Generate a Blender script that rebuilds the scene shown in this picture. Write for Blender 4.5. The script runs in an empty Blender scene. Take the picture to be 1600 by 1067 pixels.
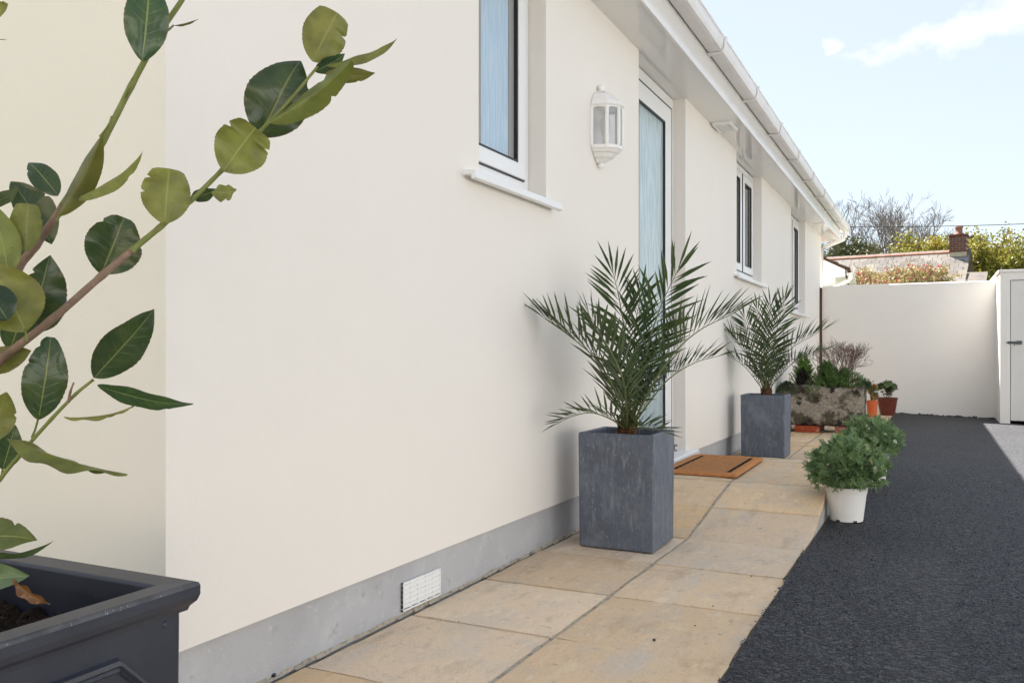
import bpy, math, random
import numpy as np
from mathutils import Vector, Matrix

# ------------------------------------------------------------------ camera, sky, sun, exposure
scene = bpy.context.scene
C = scene.collection
F, UVP, V0 = 1330.0, 1455.0, 548.0          # focal length and vanishing point measured in the 1600 px photograph
TH = math.atan((UVP - 800) / F)
H, CX = 0.74, 1.3675
cam = bpy.data.cameras.new('camera')
cam.sensor_width = 36; cam.lens = F / 1600 * 36; cam.shift_y = 14.5 / 1600
cam.clip_start = 0.02; cam.clip_end = 2000
cam_ob = bpy.data.objects.new('camera', cam); C.objects.link(cam_ob)
cam_ob.location = (CX, 0, H); cam_ob.rotation_euler = (math.radians(90), 0, TH)
scene.camera = cam_ob

SUN = Vector((-1.575, 1.32, 2.59)).normalized()   # towards the sun
world = bpy.data.worlds.new('World'); scene.world = world; world.use_nodes = True
def build_world():
    nt = world.node_tree; nt.nodes.clear(); N = nt.nodes.new; L = nt.links.new
    out = N('ShaderNodeOutputWorld'); bg = N('ShaderNodeBackground'); L(bg.outputs[0], out.inputs[0])
    sky = N('ShaderNodeTexSky'); sky.sky_type = 'NISHITA'; sky.sun_disc = False
    sky.sun_elevation = math.asin(SUN.z); sky.sun_rotation = math.atan2(SUN.x, SUN.y) % (2 * math.pi)
    sky.air_density = 1.0; sky.dust_density = 0.6; sky.ozone_density = 1.0; sky.altitude = 50
    bg.inputs[1].default_value = SKY_STRENGTH
    # one long wispy cloud, laid out by sky direction (x/y, z/y), ragged by noise
    tc = N('ShaderNodeTexCoord'); sep = N('ShaderNodeSeparateXYZ'); L(tc.outputs['Generated'], sep.inputs[0])
    def M(op, a, b=None, c=None, clamp=False):
        m = N('ShaderNodeMath'); m.operation = op; m.use_clamp = clamp
        for i, q in enumerate((a, b, c)):
            if q is None: continue
            if isinstance(q, (int, float)): m.inputs[i].default_value = q
            else: L(q, m.inputs[i])
        return m.outputs[0]
    yy = M('MAXIMUM', sep.outputs[1], 0.02)
    p = M('DIVIDE', sep.outputs[0], yy); q = M('DIVIDE', sep.outputs[2], yy)
    cb = N('ShaderNodeCombineXYZ'); L(p, cb.inputs[0]); L(q, cb.inputs[1])
    nz = N('ShaderNodeTexNoise'); nz.inputs['Scale'].default_value = 26; nz.inputs['Detail'].default_value = 9; nz.inputs['Roughness'].default_value = .62
    L(cb.outputs[0], nz.inputs['Vector'])
    n = M('SUBTRACT', nz.outputs[0], 0.5)
    # centre line: q = 0.320 + 2.0*(p+0.05)^2 along p from -0.08 rightwards
    dp = M('ADD', p, 0.05); cl = M('ADD', M('MULTIPLY', M('MULTIPLY', dp, dp), 0.55), M('MULTIPLY_ADD', dp, 0.10, 0.3215))
    dist = M('ABSOLUTE', M('SUBTRACT', M('ADD', q, M('MULTIPLY', n, 0.06)), cl))
    wid = M('MINIMUM', M('MAXIMUM', M('MULTIPLY_ADD', p, 0.12, 0.0125), 0.0), 0.017)
    d2 = M('SUBTRACT', wid, dist)
    body = M('MULTIPLY', M('SMOOTHSTEP', d2, -0.006, 0.006) if False else M('MULTIPLY_ADD', d2, 38.0, 0.24, clamp=True), 1.0)
    body = M('MULTIPLY', body, M('MULTIPLY_ADD', p, 30.0, 3.1, clamp=True))
    body = M('MULTIPLY', body, M('MULTIPLY_ADD', p, -1.2, 1.3, clamp=True))
    body = M('MULTIPLY', body, M('GREATER_THAN', sep.outputs[1], 0.05))
    # a small separate puff at its left end
    e1 = M('MULTIPLY', M('ADD', M('ADD', p, 0.0985), M('MULTIPLY', n, -0.04)), 85.0); e2 = M('MULTIPLY', M('SUBTRACT', M('ADD', q, M('MULTIPLY', n, 0.05)), 0.336), 80.0)
    puff = M('SUBTRACT', 1.0, M('ADD', M('MULTIPLY', e1, e1), M('MULTIPLY', e2, e2)), clamp=True)
    puff = M('MULTIPLY', M('MULTIPLY', puff, 0.7), M('GREATER_THAN', sep.outputs[1], 0.05))
    fac = M('MAXIMUM', body, puff)
    # thin high veil all over the sky
    vz = N('ShaderNodeTexNoise'); vz.inputs['Scale'].default_value = 2.2; vz.inputs['Detail'].default_value = 5
    mp = N('ShaderNodeMapping'); mp.inputs['Scale'].default_value = (1, 1, 3.0); L(tc.outputs['Generated'], mp.inputs[0]); L(mp.outputs[0], vz.inputs['Vector'])
    veil = M('MULTIPLY_ADD', vz.outputs[0], VEIL * 0.5, VEIL * 0.75, clamp=True)
    hz = N('ShaderNodeMix'); hz.data_type = 'RGBA'; L(veil, hz.inputs[0]); L(sky.outputs[0], hz.inputs[6]); hz.inputs[7].default_value = HAZE
    mix = N('ShaderNodeMix'); mix.data_type = 'RGBA'; L(fac, mix.inputs[0]); L(hz.outputs[2], mix.inputs[6])
    mix.inputs[7].default_value = CLOUD
    L(mix.outputs[2], bg.inputs[0])
SKY_STRENGTH = 0.05; VEIL = 0.65; CLOUD = (5.7, 5.75, 5.8, 1); HAZE = (4.5, 4.75, 5.0, 1)
build_world()
sun = bpy.data.lights.new('sun', 'SUN'); sun.energy = 5.0; sun.angle = math.radians(0.53); sun.color = (1.0, 0.955, 0.89)
sun_ob = bpy.data.objects.new('sun', sun); C.objects.link(sun_ob)
sun_ob.rotation_euler = (-SUN).to_track_quat('-Z', 'Y').to_euler(); sun_ob.location = (-8, 8, 14)
scene.view_settings.view_transform = 'Standard'; scene.view_settings.look = 'None'
scene.view_settings.exposure = 2.06; scene.view_settings.gamma = 1.0
scene.render.engine = 'CYCLES'
scene.cycles.max_bounces = 8; scene.cycles.diffuse_bounces = 5

# ------------------------------------------------------------------ helpers
def at(u, v, d):
    """world point seen at photo pixel (u, v) at depth d in front of the camera position"""
    s, c = math.sin(TH), math.cos(TH); a = (u - 800) / F
    return Vector((CX + d * (-s + a * c), d * (c + a * s), H + d * (V0 - v) / F))

class MB:
    def __init__(s): s.v = []; s.f = []; s.uv = None
    def add(s, vs, fs):
        o = len(s.v); s.v += [tuple(p) for p in vs]; s.f += [tuple(i + o for i in f) for f in fs]; return s
    def box(s, x0, x1, y0, y1, z0, z1):
        return s.add([(x0,y0,z0),(x1,y0,z0),(x1,y1,z0),(x0,y1,z0),(x0,y0,z1),(x1,y0,z1),(x1,y1,z1),(x0,y1,z1)],
                     [(0,3,2,1),(4,5,6,7),(0,1,5,4),(1,2,6,5),(2,3,7,6),(3,0,4,7)])
    def prism(s, poly, fn, a, b):
        """poly of 2-D points extruded between a and b; fn(p, q, t) -> xyz"""
        n = len(poly); vs = [fn(p, q, a) for p, q in poly] + [fn(p, q, b) for p, q in poly]
        fs = [tuple(range(n))[::-1], tuple(range(n, 2*n))] + [(i, (i+1) % n, n + (i+1) % n, n + i) for i in range(n)]
        return s.add(vs, fs)
    def ring(s, o, i, fn, a, b):
        """frame between outer and inner rectangles (p0, q0, p1, q1)"""
        def r(R): return [(R[0],R[1]),(R[2],R[1]),(R[2],R[3]),(R[0],R[3])]
        O, I = r(o), r(i); vs = [fn(p,q,a) for p,q in O] + [fn(p,q,a) for p,q in I] + [fn(p,q,b) for p,q in O] + [fn(p,q,b) for p,q in I]
        fs = []
        for k in range(4):
            j = (k+1) % 4
            fs += [(k, j, 4+j, 4+k)[::-1], (8+k, 8+j, 12+j, 12+k), (k, j, 8+j, 8+k), (4+j, 4+k, 12+k, 12+j)]
        return s.add(vs, fs)
    def tube(s, pts, rad, n=6, cap=True):
        pts = [Vector(p) for p in pts]; m = len(pts); vs = []; fs = []
        up = Vector((0.13, 0.21, 0.97))
        for k in range(m):
            t = (pts[min(k+1, m-1)] - pts[max(k-1, 0)])
            t = t.normalized() if t.length > 1e-9 else Vector((0,0,1))
            a = t.cross(up)
            if a.length < .05: a = t.cross(Vector((1,0,0)))
            a.normalize(); b = t.cross(a); r = rad[k] if isinstance(rad, (list, tuple)) else rad
            vs += [pts[k] + (a * math.cos(2*math.pi*j/n) + b * math.sin(2*math.pi*j/n)) * r for j in range(n)]
        for k in range(m-1):
            for j in range(n):
                fs.append((k*n+j, k*n+(j+1) % n, (k+1)*n+(j+1) % n, (k+1)*n+j))
        if cap: fs += [tuple(range(n)), tuple(range((m-1)*n, m*n))[::-1]]
        return s.add(vs, fs)
    def lathe(s, prof, cx, cy, n=32, a0=0, a1=2*math.pi):
        full = abs(a1 - a0 - 2*math.pi) < 1e-6; m = n if full else n + 1; vs = []
        for r, z in prof:
            vs += [(cx + r*math.cos(a0 + (a1-a0)*j/n), cy + r*math.sin(a0 + (a1-a0)*j/n), z) for j in range(m)]
        fs = []
        for k in range(len(prof)-1):
            for j in range(n if full else n):
                j2 = (j+1) % m
                fs.append((k*m+j, k*m+j2, (k+1)*m+j2, (k+1)*m+j))
        return s.add(vs, fs)
    def build(s, name, m, parent=None, smooth=False, bevel=0, loc=None, seg=2):
        me = bpy.data.meshes.new(name)
        if loc is not None:
            l = Vector(loc); me.from_pydata([tuple(Vector(p) - l) for p in s.v], [], s.f)
        else: me.from_pydata(s.v, [], s.f)
        if s.uv:
            uvl = me.uv_layers.new(name='UVMap')
            for lp in me.loops: uvl.data[lp.index].uv = s.uv[lp.vertex_index]
        if smooth: me.polygons.foreach_set('use_smooth', [True] * len(me.polygons))
        me.materials.append(m); me.update()
        return link(name, me, parent, loc, bevel, seg)
def link(name, me, parent=None, loc=None, bevel=0, seg=2):
    o = bpy.data.objects.new(name, me); C.objects.link(o)
    if loc is not None: o.location = loc
    if parent is not None:
        o.parent = parent; o.matrix_parent_inverse = pinv(parent)
    if bevel:
        b = o.modifiers.new('bevel', 'BEVEL'); b.width = bevel; b.segments = seg; b.limit_method = 'ANGLE'; b.angle_limit = math.radians(35)
    return o
def pinv(p):
    # every part is built in world coordinates, so its world matrix is a plain translation
    return Matrix.Translation(-p.location)
def tag(o, label=None, cat=None, group=None, kind=None):
    if label: o['label'] = label
    if cat: o['category'] = cat
    if group: o['group'] = group
    if kind: o['kind'] = kind
    return o
def thing(name, loc, label, cat, group=None):
    o = bpy.data.objects.new(name, None); C.objects.link(o); o.location = loc; o.empty_display_size = .1
    return tag(o, label, cat, group)
def fnX(x0):   # (y, z, x)
    return lambda p, q, t: (t, p, q)
fx = lambda p, q, t: (t, p, q)      # profile in (y, z), extruded along x
fy = lambda p, q, t: (p, t, q)      # profile in (x, z), extruded along y
fz = lambda p, q, t: (p, q, t)      # profile in (x, y), extruded along z

# ------------------------------------------------------------------ materials
def mat(name, col, rough=.6, spec=.5, var=(), bump=(), coord='world', metal=0.0, rnd=0.0, trans=0.0, coat=0.0):
    """var: (scale, colour, low, high[, stretch]) layers mixed over col by noise; bump: (scale, strength, distance[, stretch])"""
    m = bpy.data.materials.new(name); m.use_nodes = True; nt = m.node_tree; N = nt.nodes.new; L = nt.links.new
    b = nt.nodes['Principled BSDF']
    b.inputs['Roughness'].default_value = rough; b.inputs['Specular IOR Level'].default_value = spec; b.inputs['Metallic'].default_value = metal
    if coat: b.inputs['Coat Weight'].default_value = coat; b.inputs['Coat Roughness'].default_value = .08
    if coord == 'world': co = N('ShaderNodeNewGeometry').outputs['Position']
    else: co = N('ShaderNodeTexCoord').outputs['Object']
    def noise(scale, stretch=None, detail=6, rough_=.6):
        n = N('ShaderNodeTexNoise'); n.inputs['Scale'].default_value = scale; n.inputs['Detail'].default_value = detail; n.inputs['Roughness'].default_value = rough_
        if stretch:
            mp = N('ShaderNodeMapping'); mp.inputs['Scale'].default_value = stretch; L(co, mp.inputs[0]); L(mp.outputs[0], n.inputs['Vector'])
        else: L(co, n.inputs['Vector'])
        return n.outputs[0]
    cur = None
    def rgb(c): return (c[0], c[1], c[2], 1)
    for lay in var:
        sc, c2, lo, hi = lay[:4]; st = lay[4] if len(lay) > 4 else None
        mr = N('ShaderNodeMapRange'); mr.inputs[1].default_value = lo; mr.inputs[2].default_value = hi; L(noise(sc, st), mr.inputs[0])
        mx = N('ShaderNodeMix'); mx.data_type = 'RGBA'; L(mr.outputs[0], mx.inputs[0])
        if cur is None: mx.inputs[6].default_value = rgb(col)
        else: L(cur, mx.inputs[6])
        mx.inputs[7].default_value = rgb(c2); cur = mx.outputs[2]
    if rnd:
        oi = N('ShaderNodeObjectInfo'); hs = N('ShaderNodeHueSaturation')
        mr = N('ShaderNodeMapRange'); mr.inputs[3].default_value = 1 - rnd; mr.inputs[4].default_value = 1 + rnd; L(oi.outputs['Random'], mr.inputs[0]); L(mr.outputs[0], hs.inputs['Value'])
        mr2 = N('ShaderNodeMapRange'); mr2.inputs[3].default_value = .75; mr2.inputs[4].default_value = 1.15
        mu = N('ShaderNodeMath'); mu.operation = 'FRACT'; m3 = N('ShaderNodeMath'); m3.operation = 'MULTIPLY'; m3.inputs[1].default_value = 7.31
        L(oi.outputs['Random'], m3.inputs[0]); L(m3.outputs[0], mu.inputs[0]); L(mu.outputs[0], mr2.inputs[0]); L(mr2.outputs[0], hs.inputs['Saturation'])
        if cur is None: hs.inputs['Color'].default_value = rgb(col)
        else: L(cur, hs.inputs['Color'])
        cur = hs.outputs[0]
    if cur is None: b.inputs['Base Color'].default_value = rgb(col)
    else: L(cur, b.inputs['Base Color'])
    prev = None
    for lay in bump:
        sc, st, di = lay[:3]; stt = lay[3] if len(lay) > 3 else None
        bp = N('ShaderNodeBump'); bp.inputs['Strength'].default_value = st; bp.inputs['Distance'].default_value = di
        L(noise(sc, stt, 4), bp.inputs['Height'])
        if prev is not None: L(prev, bp.inputs['Normal'])
        prev = bp.outputs[0]
    if prev is not None: L(prev, b.inputs['Normal'])
    if trans:
        tr = N('ShaderNodeBsdfTranslucent'); ms = N('ShaderNodeMixShader'); ms.inputs[0].default_value = trans
        if cur is not None: L(cur, tr.inputs[0])
        else: tr.inputs[0].default_value = rgb(col)
        L(b.outputs[0], ms.inputs[1]); L(tr.outputs[0], ms.inputs[2]); L(ms.outputs[0], nt.nodes['Material Output'].inputs[0])
    return m

CREAM = (.828, .792, .748)
M_wall = mat('cream_render', CREAM, .85, .25, var=[(.9, (.80, .766, .718), .45, .75), (3.5, (.84, .805, .762), .55, .8), (.35, (.818, .782, .735), .4, .6, (1, 1, .25))],
             bump=[(260, .22, .002), (28, .18, .004), (2.2, .25, .012)])
M_wall2 = mat('cream_render_boundary', (.84, .81, .765), .85, .25, var=[(1.1, (.81, .78, .735), .45, .8), (5, (.855, .825, .785), .55, .8)],
              bump=[(160, .25, .003), (18, .2, .006)])
M_warmbounce = mat('peach_bounce_render', (.80, .70, .585), .85, .25)  # warm paint of the added house bouncing light from behind the camera
M_whitebounce = mat('white_bounce_render', (.84, .84, .84), .85, .25)  # neutral paint of the added house bouncing light from across the drive
M_plinth = mat('grey_plinth_paint', (.45, .455, .475), .8, .3, var=[(9, (.52, .525, .54), .5, .72), (3, (.38, .385, .405), .5, .8), (40, (.58, .58, .585), .62, .74), (18, (.36, .36, .37), .60, .72)],
               bump=[(150, .35, .003), (22, .3, .006)])
M_upvc = mat('white_upvc', (.82, .83, .84), .22, .5, bump=[(3, .05, .01)])
M_soffit = mat('white_upvc_soffit', (.77, .755, .74), .10, .5, bump=[(2.1, .09, .02, (1, .5, 1)), (.7, .1, .05, (1, .4, 1))])
M_gutter = mat('white_upvc_gutter', (.74, .72, .72), .3, .5, var=[(6, (.66, .64, .63), .5, .8)], bump=[(8, .06, .01)])
M_gasket = mat('black_rubber', (.02, .02, .022), .5)
M_black = mat('black_metal', (.02, .02, .022), .4)
M_white = mat('white_cast_lamp', (.87, .87, .86), .32, .5, bump=[(120, .1, .001)])
M_spacer = mat('grey_spacer_bar', (.30, .30, .29), .5)
M_dark = mat('dark_room', (.10, .10, .095), .9)
M_room = mat('pale_room', (.62, .58, .50), .9)
M_mortar = mat('mortar', (.46, .405, .325), .95, .2, var=[(40, (.24, .205, .16), .52, .68), (12, (.52, .48, .42), .5, .75)], bump=[(140, .8, .006)])
M_slab = mat('riven_sandstone_slab', (.74, .55, .36), .88, .25, rnd=.09,
             var=[(2.6, (.72, .53, .34), .5, .75), (5.5, (.64, .515, .385), .48, .68), (3.2, (.63, .545, .45), .55, .7, (1.6, .5, 1)),
                  (260, (.33, .27, .21), .58, .70), (90, (.64, .56, .46), .62, .76), (1.3, (.58, .50, .41), .55, .75), (1.9, (.50, .33, .19), .60, .74), (13, (.77, .61, .42), .55, .70, (1.4, .7, 1)), (7, (.56, .41, .27), .56, .70, (1.6, .6, 1)), (420, (.30, .23, .16), .62, .70), (38, (.42, .34, .26), .60, .74), (16, (.74, .62, .48), .60, .74, (2.2, .6, 1))],
             bump=[(300, .35, .002), (55, .35, .004), (9, .5, .012, (1.8, .6, 1))])
M_slabedge = mat('cut_slab_side', (.40, .39, .375), .9, .2, var=[(30, (.52, .50, .47), .5, .7)], bump=[(90, .6, .006)])
M_slate = mat('slate_planter', (.090, .110, .152), .55, .5, var=[(30, (.135, .155, .195), .46, .68, (1.6, 1.6, .35)), (5, (.075, .088, .115), .5, .7), (130, (.27, .30, .35), .58, .72, (1.5, 1.5, .35)), (22, (.19, .215, .26), .55, .74, (1.8, 1.8, .4)), (9, (.16, .185, .225), .55, .72), (260, (.06, .068, .085), .58, .68)],
              bump=[(60, .5, .005, (1.5, 1.5, .3)), (240, .3, .002)])
M_lead = mat('dark_faux_lead', (.024, .028, .042), .40, .45, var=[(8, (.034, .039, .056), .45, .7), (40, (.045, .05, .066), .62, .75)], bump=[(14, .12, .004), (180, .1, .001)])
M_leadscuff = mat('scuffed_rim_edge', (.06, .065, .078), .45, .5, var=[(300, (.62, .62, .62), .63, .69), (25, (.03, .034, .045), .45, .6)], bump=[(60, .4, .003)])
M_soil = mat('potting_soil', (.028, .018, .012), .95, .2, var=[(60, (.07, .042, .025), .5, .7), (150, (.012, .008, .006), .5, .65)], bump=[(70, 1, .02), (200, .8, .006)])
M_coir = mat('coir_mat', (.50, .235, .10), .95, .1, var=[(90, (.70, .36, .16), .5, .7), (30, (.46, .20, .07), .5, .72), (220, (.22, .08, .03), .58, .7)], bump=[(170, 1, .008), (60, .8, .01)])
M_coirrim = mat('coir_mat_border', (.52, .235, .095), .95, .1, var=[(60, (.68, .33, .135), .5, .7, (1, 1, 1)), (160, (.46, .19, .07), .55, .7)], bump=[(150, .9, .007)])
M_coirblack = mat('black_coir_line', (.02, .016, .014), .95, .1)
M_granite = mat('weathered_granite', (.34, .30, .245), .92, .25, coord='world',
                var=[(26, (.46, .42, .355), .5, .66), (7, (.085, .075, .055), .47, .56), (80, (.17, .15, .12), .53, .64), (11, (.035, .032, .026), .54, .62), (5, (.10, .085, .055), .55, .66, (1, 1, .6)), (45, (.60, .57, .51), .64, .72)],
                bump=[(55, .9, .015), (14, .9, .03)])
M_brick = mat('old_red_brick', (.30, .075, .045), .9, .25, var=[(35, (.38, .12, .075), .45, .65), (14, (.55, .46, .38), .62, .72), (60, (.18, .05, .035), .55, .7)], bump=[(80, .7, .006)], coord='object', rnd=.12)
M_chim = mat('chimney_brick', (.14, .06, .054), .9, .2, rnd=.15)
M_whitepot = mat('white_plastic_pot', (.86, .855, .84), .35, .45, var=[(6, (.80, .79, .77), .5, .8)])
M_orange = mat('orange_plastic_pot', (.62, .13, .035), .45, .4, var=[(10, (.52, .105, .03), .5, .75)])
M_terra = mat('glazed_red_brown_pot', (.15, .035, .022), .3, .5, var=[(9, (.085, .02, .014), .5, .75), (30, (.21, .06, .035), .6, .75)])
M_palm = mat('palm_leaflet', (.062, .10, .034), .34, .45, var=[(12, (.036, .065, .028), .45, .65), (6, (.105, .145, .045), .52, .70), (30, (.20, .16, .07), .68, .76)], trans=.16)
M_rachis = mat('palm_rachis', (.13, .15, .055), .5, .4, var=[(20, (.08, .10, .04), .5, .7)])
M_trunk = mat('palm_base_fibre', (.09, .045, .025), .95, .1, var=[(60, (.20, .10, .05), .5, .7, (1, 1, .3)), (25, (.04, .03, .02), .5, .7)], bump=[(90, 1, .01, (1, 1, .3))])
M_daisyleaf = mat('daisy_leaf', (.19, .30, .125), .55, .4, var=[(14, (.12, .20, .10), .45, .65), (18, (.32, .43, .16), .56, .68)], trans=.25)
M_petal = mat('white_petal', (.82, .82, .80), .6, .3, trans=.2)
M_yellow = mat('daisy_centre', (.6, .42, .08), .8)
M_tar = None
M_conl = mat('bright_conifer_needles', (.16, .32, .05), .7, .3, var=[(20, (.26, .43, .07), .5, .7)], trans=.15)
M_cond = mat('green_conifer_needles', (.10, .19, .05), .7, .3, var=[(20, (.16, .28, .07), .5, .7)], trans=.1)
M_conb = mat('blackish_conifer_needles', (.020, .022, .016), .8, .2)
M_jun = mat('juniper_needles', (.06, .105, .05), .7, .3, var=[(20, (.09, .14, .07), .5, .7)], trans=.1)
M_twig = mat('brown_bare_twigs', (.16, .095, .075), .9, .2, var=[(30, (.24, .16, .13), .5, .7)])
M_skim = mat('variegated_shrub_leaf', (.10, .15, .05), .45, .4, var=[(40, (.28, .33, .13), .52, .68)], trans=.12)
M_orleaf = mat('orange_red_leaf', (.40, .13, .02), .5, .4, var=[(60, (.55, .28, .03), .45, .6), (45, (.10, .13, .03), .52, .6)], trans=.15)
M_stemg = mat('green_stem', (.10, .13, .03), .6)
M_bark = mat('laurel_brown_bark', (.23, .155, .115), .8, .3, var=[(50, (.30, .22, .17), .5, .7), (16, (.14, .095, .065), .5, .7)], bump=[(120, .5, .002)])
M_green = mat('laurel_green_stem', (.155, .185, .04), .5, .45, var=[(26, (.21, .225, .06), .5, .7), (14, (.17, .12, .06), .6, .75)], bump=[(120, .3, .002)])
M_soilground = mat('garden_ground', (.10, .12, .05), .95, .2, var=[(.5, (.13, .11, .06), .45, .65), (8, (.06, .09, .03), .5, .7)])
M_treebark = mat('grey_tree_bark', (.17, .15, .135), .9, .2, var=[(3, (.10, .11, .06), .5, .65)])
M_twigfar = mat('grey_bare_twigs', (.21, .185, .18), .9, .2)
M_treeleaf = mat('spring_leaves', (.21, .205, .035), .6, .3, var=[(.8, (.30, .235, .045), .45, .65), (.35, (.13, .165, .04), .5, .65)], trans=.3)
M_ivy = mat('ivy_leaves', (.07, .085, .035), .6, .35, var=[(.7, (.12, .12, .06), .45, .65)], trans=.1)
M_hedgetop = mat('bramble_leaves', (.13, .12, .055), .7, .3, var=[(.9, (.08, .10, .04), .45, .65)], trans=.1)
M_magleaf = mat('yellow_green_leaves', (.36, .31, .13), .6, .3, var=[(3, (.44, .33, .20), .45, .65)], trans=.25)
M_magflower = mat('pink_blossom', (.56, .12, .17), .6, .3, var=[(9, (.66, .36, .36), .5, .65)], trans=.25)
M_ridge = mat('terracotta_ridge_tiles', (.28, .145, .105), .85, .2, var=[(4, (.34, .21, .165), .5, .7)])
M_lichen = mat('mossy_verge_tiles', (.10, .06, .045), .95, .2, var=[(12, (.20, .17, .10), .55, .7)])
M_tile = mat('grey_roof_tile', (.13, .125, .125), .85, .25, rnd=.05, var=[(5, (.17, .16, .15), .5, .7)])
M_wire = mat('black_cable', (.03, .03, .032), .6)
M_brownpost = mat('stained_brown_post', (.10, .06, .04), .85, .2, var=[(14, (.15, .095, .06), .5, .7, (1, 1, .2))])
M_door = mat('cream_painted_door', (.72, .705, .665), .55, .4, var=[(1.5, (.68, .665, .625), .5, .75)], bump=[(60, .12, .003, (1, 1, .1))])
M_steel = mat('grey_bolt_metal', (.12, .13, .14), .45, .5, metal=.6)
M_lampglass = bpy.data.materials.new('clear_lamp_glass'); M_lampglass.use_nodes = True
def glassy(m, tint, mixf, rough):
    nt = m.node_tree; nt.nodes.clear(); N = nt.nodes.new; L = nt.links.new
    o = N('ShaderNodeOutputMaterial'); t = N('ShaderNodeBsdfTransparent'); t.inputs[0].default_value = tint
    g = N('ShaderNodeBsdfGlossy'); g.inputs['Roughness'].default_value = rough; ms = N('ShaderNodeMixShader')
    fr = N('ShaderNodeFresnel'); fr.inputs[0].default_value = 1.5
    ma = N('ShaderNodeMath'); ma.operation = 'MULTIPLY_ADD'; ma.inputs[1].default_value = 1.6; ma.inputs[2].default_value = mixf; ma.use_clamp = True
    L(fr.outputs[0], ma.inputs[0]); L(ma.outputs[0], ms.inputs[0]); L(t.outputs[0], ms.inputs[1]); L(g.outputs[0], ms.inputs[2]); L(ms.outputs[0], o.inputs[0])
glassy(M_lampglass, (.95, .96, .97, 1), .22, .25)
M_clear = bpy.data.materials.new('clear_window_glass'); M_clear.use_nodes = True
glassy(M_clear, (.86, .9, .89, 1), .02, .01)
def obscure(name, c1, c2, sx):
    m = bpy.data.materials.new(name); m.use_nodes = True; nt = m.node_tree; N = nt.nodes.new; L = nt.links.new
    b = nt.nodes['Principled BSDF']; b.inputs['Roughness'].default_value = .12; b.inputs['Specular IOR Level'].default_value = .8
    g = N('ShaderNodeNewGeometry'); mp = N('ShaderNodeMapping'); mp.inputs['Scale'].default_value = sx; L(g.outputs['Position'], mp.inputs[0])
    n = N('ShaderNodeTexNoise'); n.inputs['Scale'].default_value = 10; n.inputs['Detail'].default_value = 5; L(mp.outputs[0], n.inputs['Vector'])
    mr = N('ShaderNodeMapRange'); mr.inputs[1].default_value = .4; mr.inputs[2].default_value = .68; L(n.outputs[0], mr.inputs[0])
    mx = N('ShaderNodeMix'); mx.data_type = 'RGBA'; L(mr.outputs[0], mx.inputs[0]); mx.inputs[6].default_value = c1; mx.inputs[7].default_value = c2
    L(mx.outputs[2], b.inputs['Base Color'])
    bp = N('ShaderNodeBump'); bp.inputs['Strength'].default_value = .35; bp.inputs['Distance'].default_value = .004; L(n.outputs[0], bp.inputs['Height']); L(bp.outputs[0], b.inputs['Normal'])
    return m
M_obs1 = obscure('rain_pattern_obscure_glass', (.37, .51, .64, 1), (.47, .60, .71, 1), (1, 9, .8))  # pale blue base paints in the sky and room light seen in the pane
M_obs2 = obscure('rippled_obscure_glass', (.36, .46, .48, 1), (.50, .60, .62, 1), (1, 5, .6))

def tarmac_mat():
    m = bpy.data.materials.new('fresh_tarmac'); m.use_nodes = True; nt = m.node_tree; N = nt.nodes.new; L = nt.links.new
    b = nt.nodes['Principled BSDF']; b.inputs['Roughness'].default_value = .65; b.inputs['Specular IOR Level'].default_value = .32
    g = N('ShaderNodeNewGeometry')
    v = N('ShaderNodeTexVoronoi'); v.inputs['Scale'].default_value = 120; L(g.outputs['Position'], v.inputs['Vector'])
    cr = N('ShaderNodeValToRGB'); e = cr.color_ramp.elements
    e[0].position = 0; e[0].color = (.009, .0095, .0115, 1); e[1].position = 1; e[1].color = (.095, .096, .105, 1)
    e2 = cr.color_ramp.elements.new(.6); e2.color = (.033, .034, .039, 1)
    sp = N('ShaderNodeSeparateColor'); L(v.outputs['Color'], sp.inputs[0]); L(sp.outputs[0], cr.inputs[0])
    n = N('ShaderNodeTexNoise'); n.inputs['Scale'].default_value = 1.3; n.inputs['Detail'].default_value = 4; L(g.outputs['Position'], n.inputs['Vector'])
    mr = N('ShaderNodeMapRange'); mr.inputs[1].default_value = .35; mr.inputs[2].default_value = .7; mr.inputs[3].default_value = .85; mr.inputs[4].default_value = 1.2; L(n.outputs[0], mr.inputs[0])
    hs = N('ShaderNodeHueSaturation'); L(cr.outputs[0], hs.inputs['Color']); L(mr.outputs[0], hs.inputs['Value']); L(hs.outputs[0], b.inputs['Base Color'])
    bp = N('ShaderNodeBump'); bp.inputs['Strength'].default_value = .8; bp.inputs['Distance'].default_value = .006; bp.invert = True; L(v.outputs['Distance'], bp.inputs['Height'])
    n2 = N('ShaderNodeTexNoise'); n2.inputs['Scale'].default_value = 60; L(g.outputs['Position'], n2.inputs['Vector'])
    bp2 = N('ShaderNodeBump'); bp2.inputs['Strength'].default_value = .5; bp2.inputs['Distance'].default_value = .01; L(n2.outputs[0], bp2.inputs['Height']); L(bp.outputs[0], bp2.inputs['Normal'])
    L(bp2.outputs[0], b.inputs['Normal'])
    return m
M_tar = tarmac_mat()
M_chip = mat('tarmac_chippings', (.013, .015, .021), .45, .4, var=[(85, (.060, .065, .080), .52, .58), (130, (.006, .007, .010), .50, .55), (190, (.19, .20, .23), .60, .64), (400, (.40, .41, .43), .67, .70)])

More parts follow.
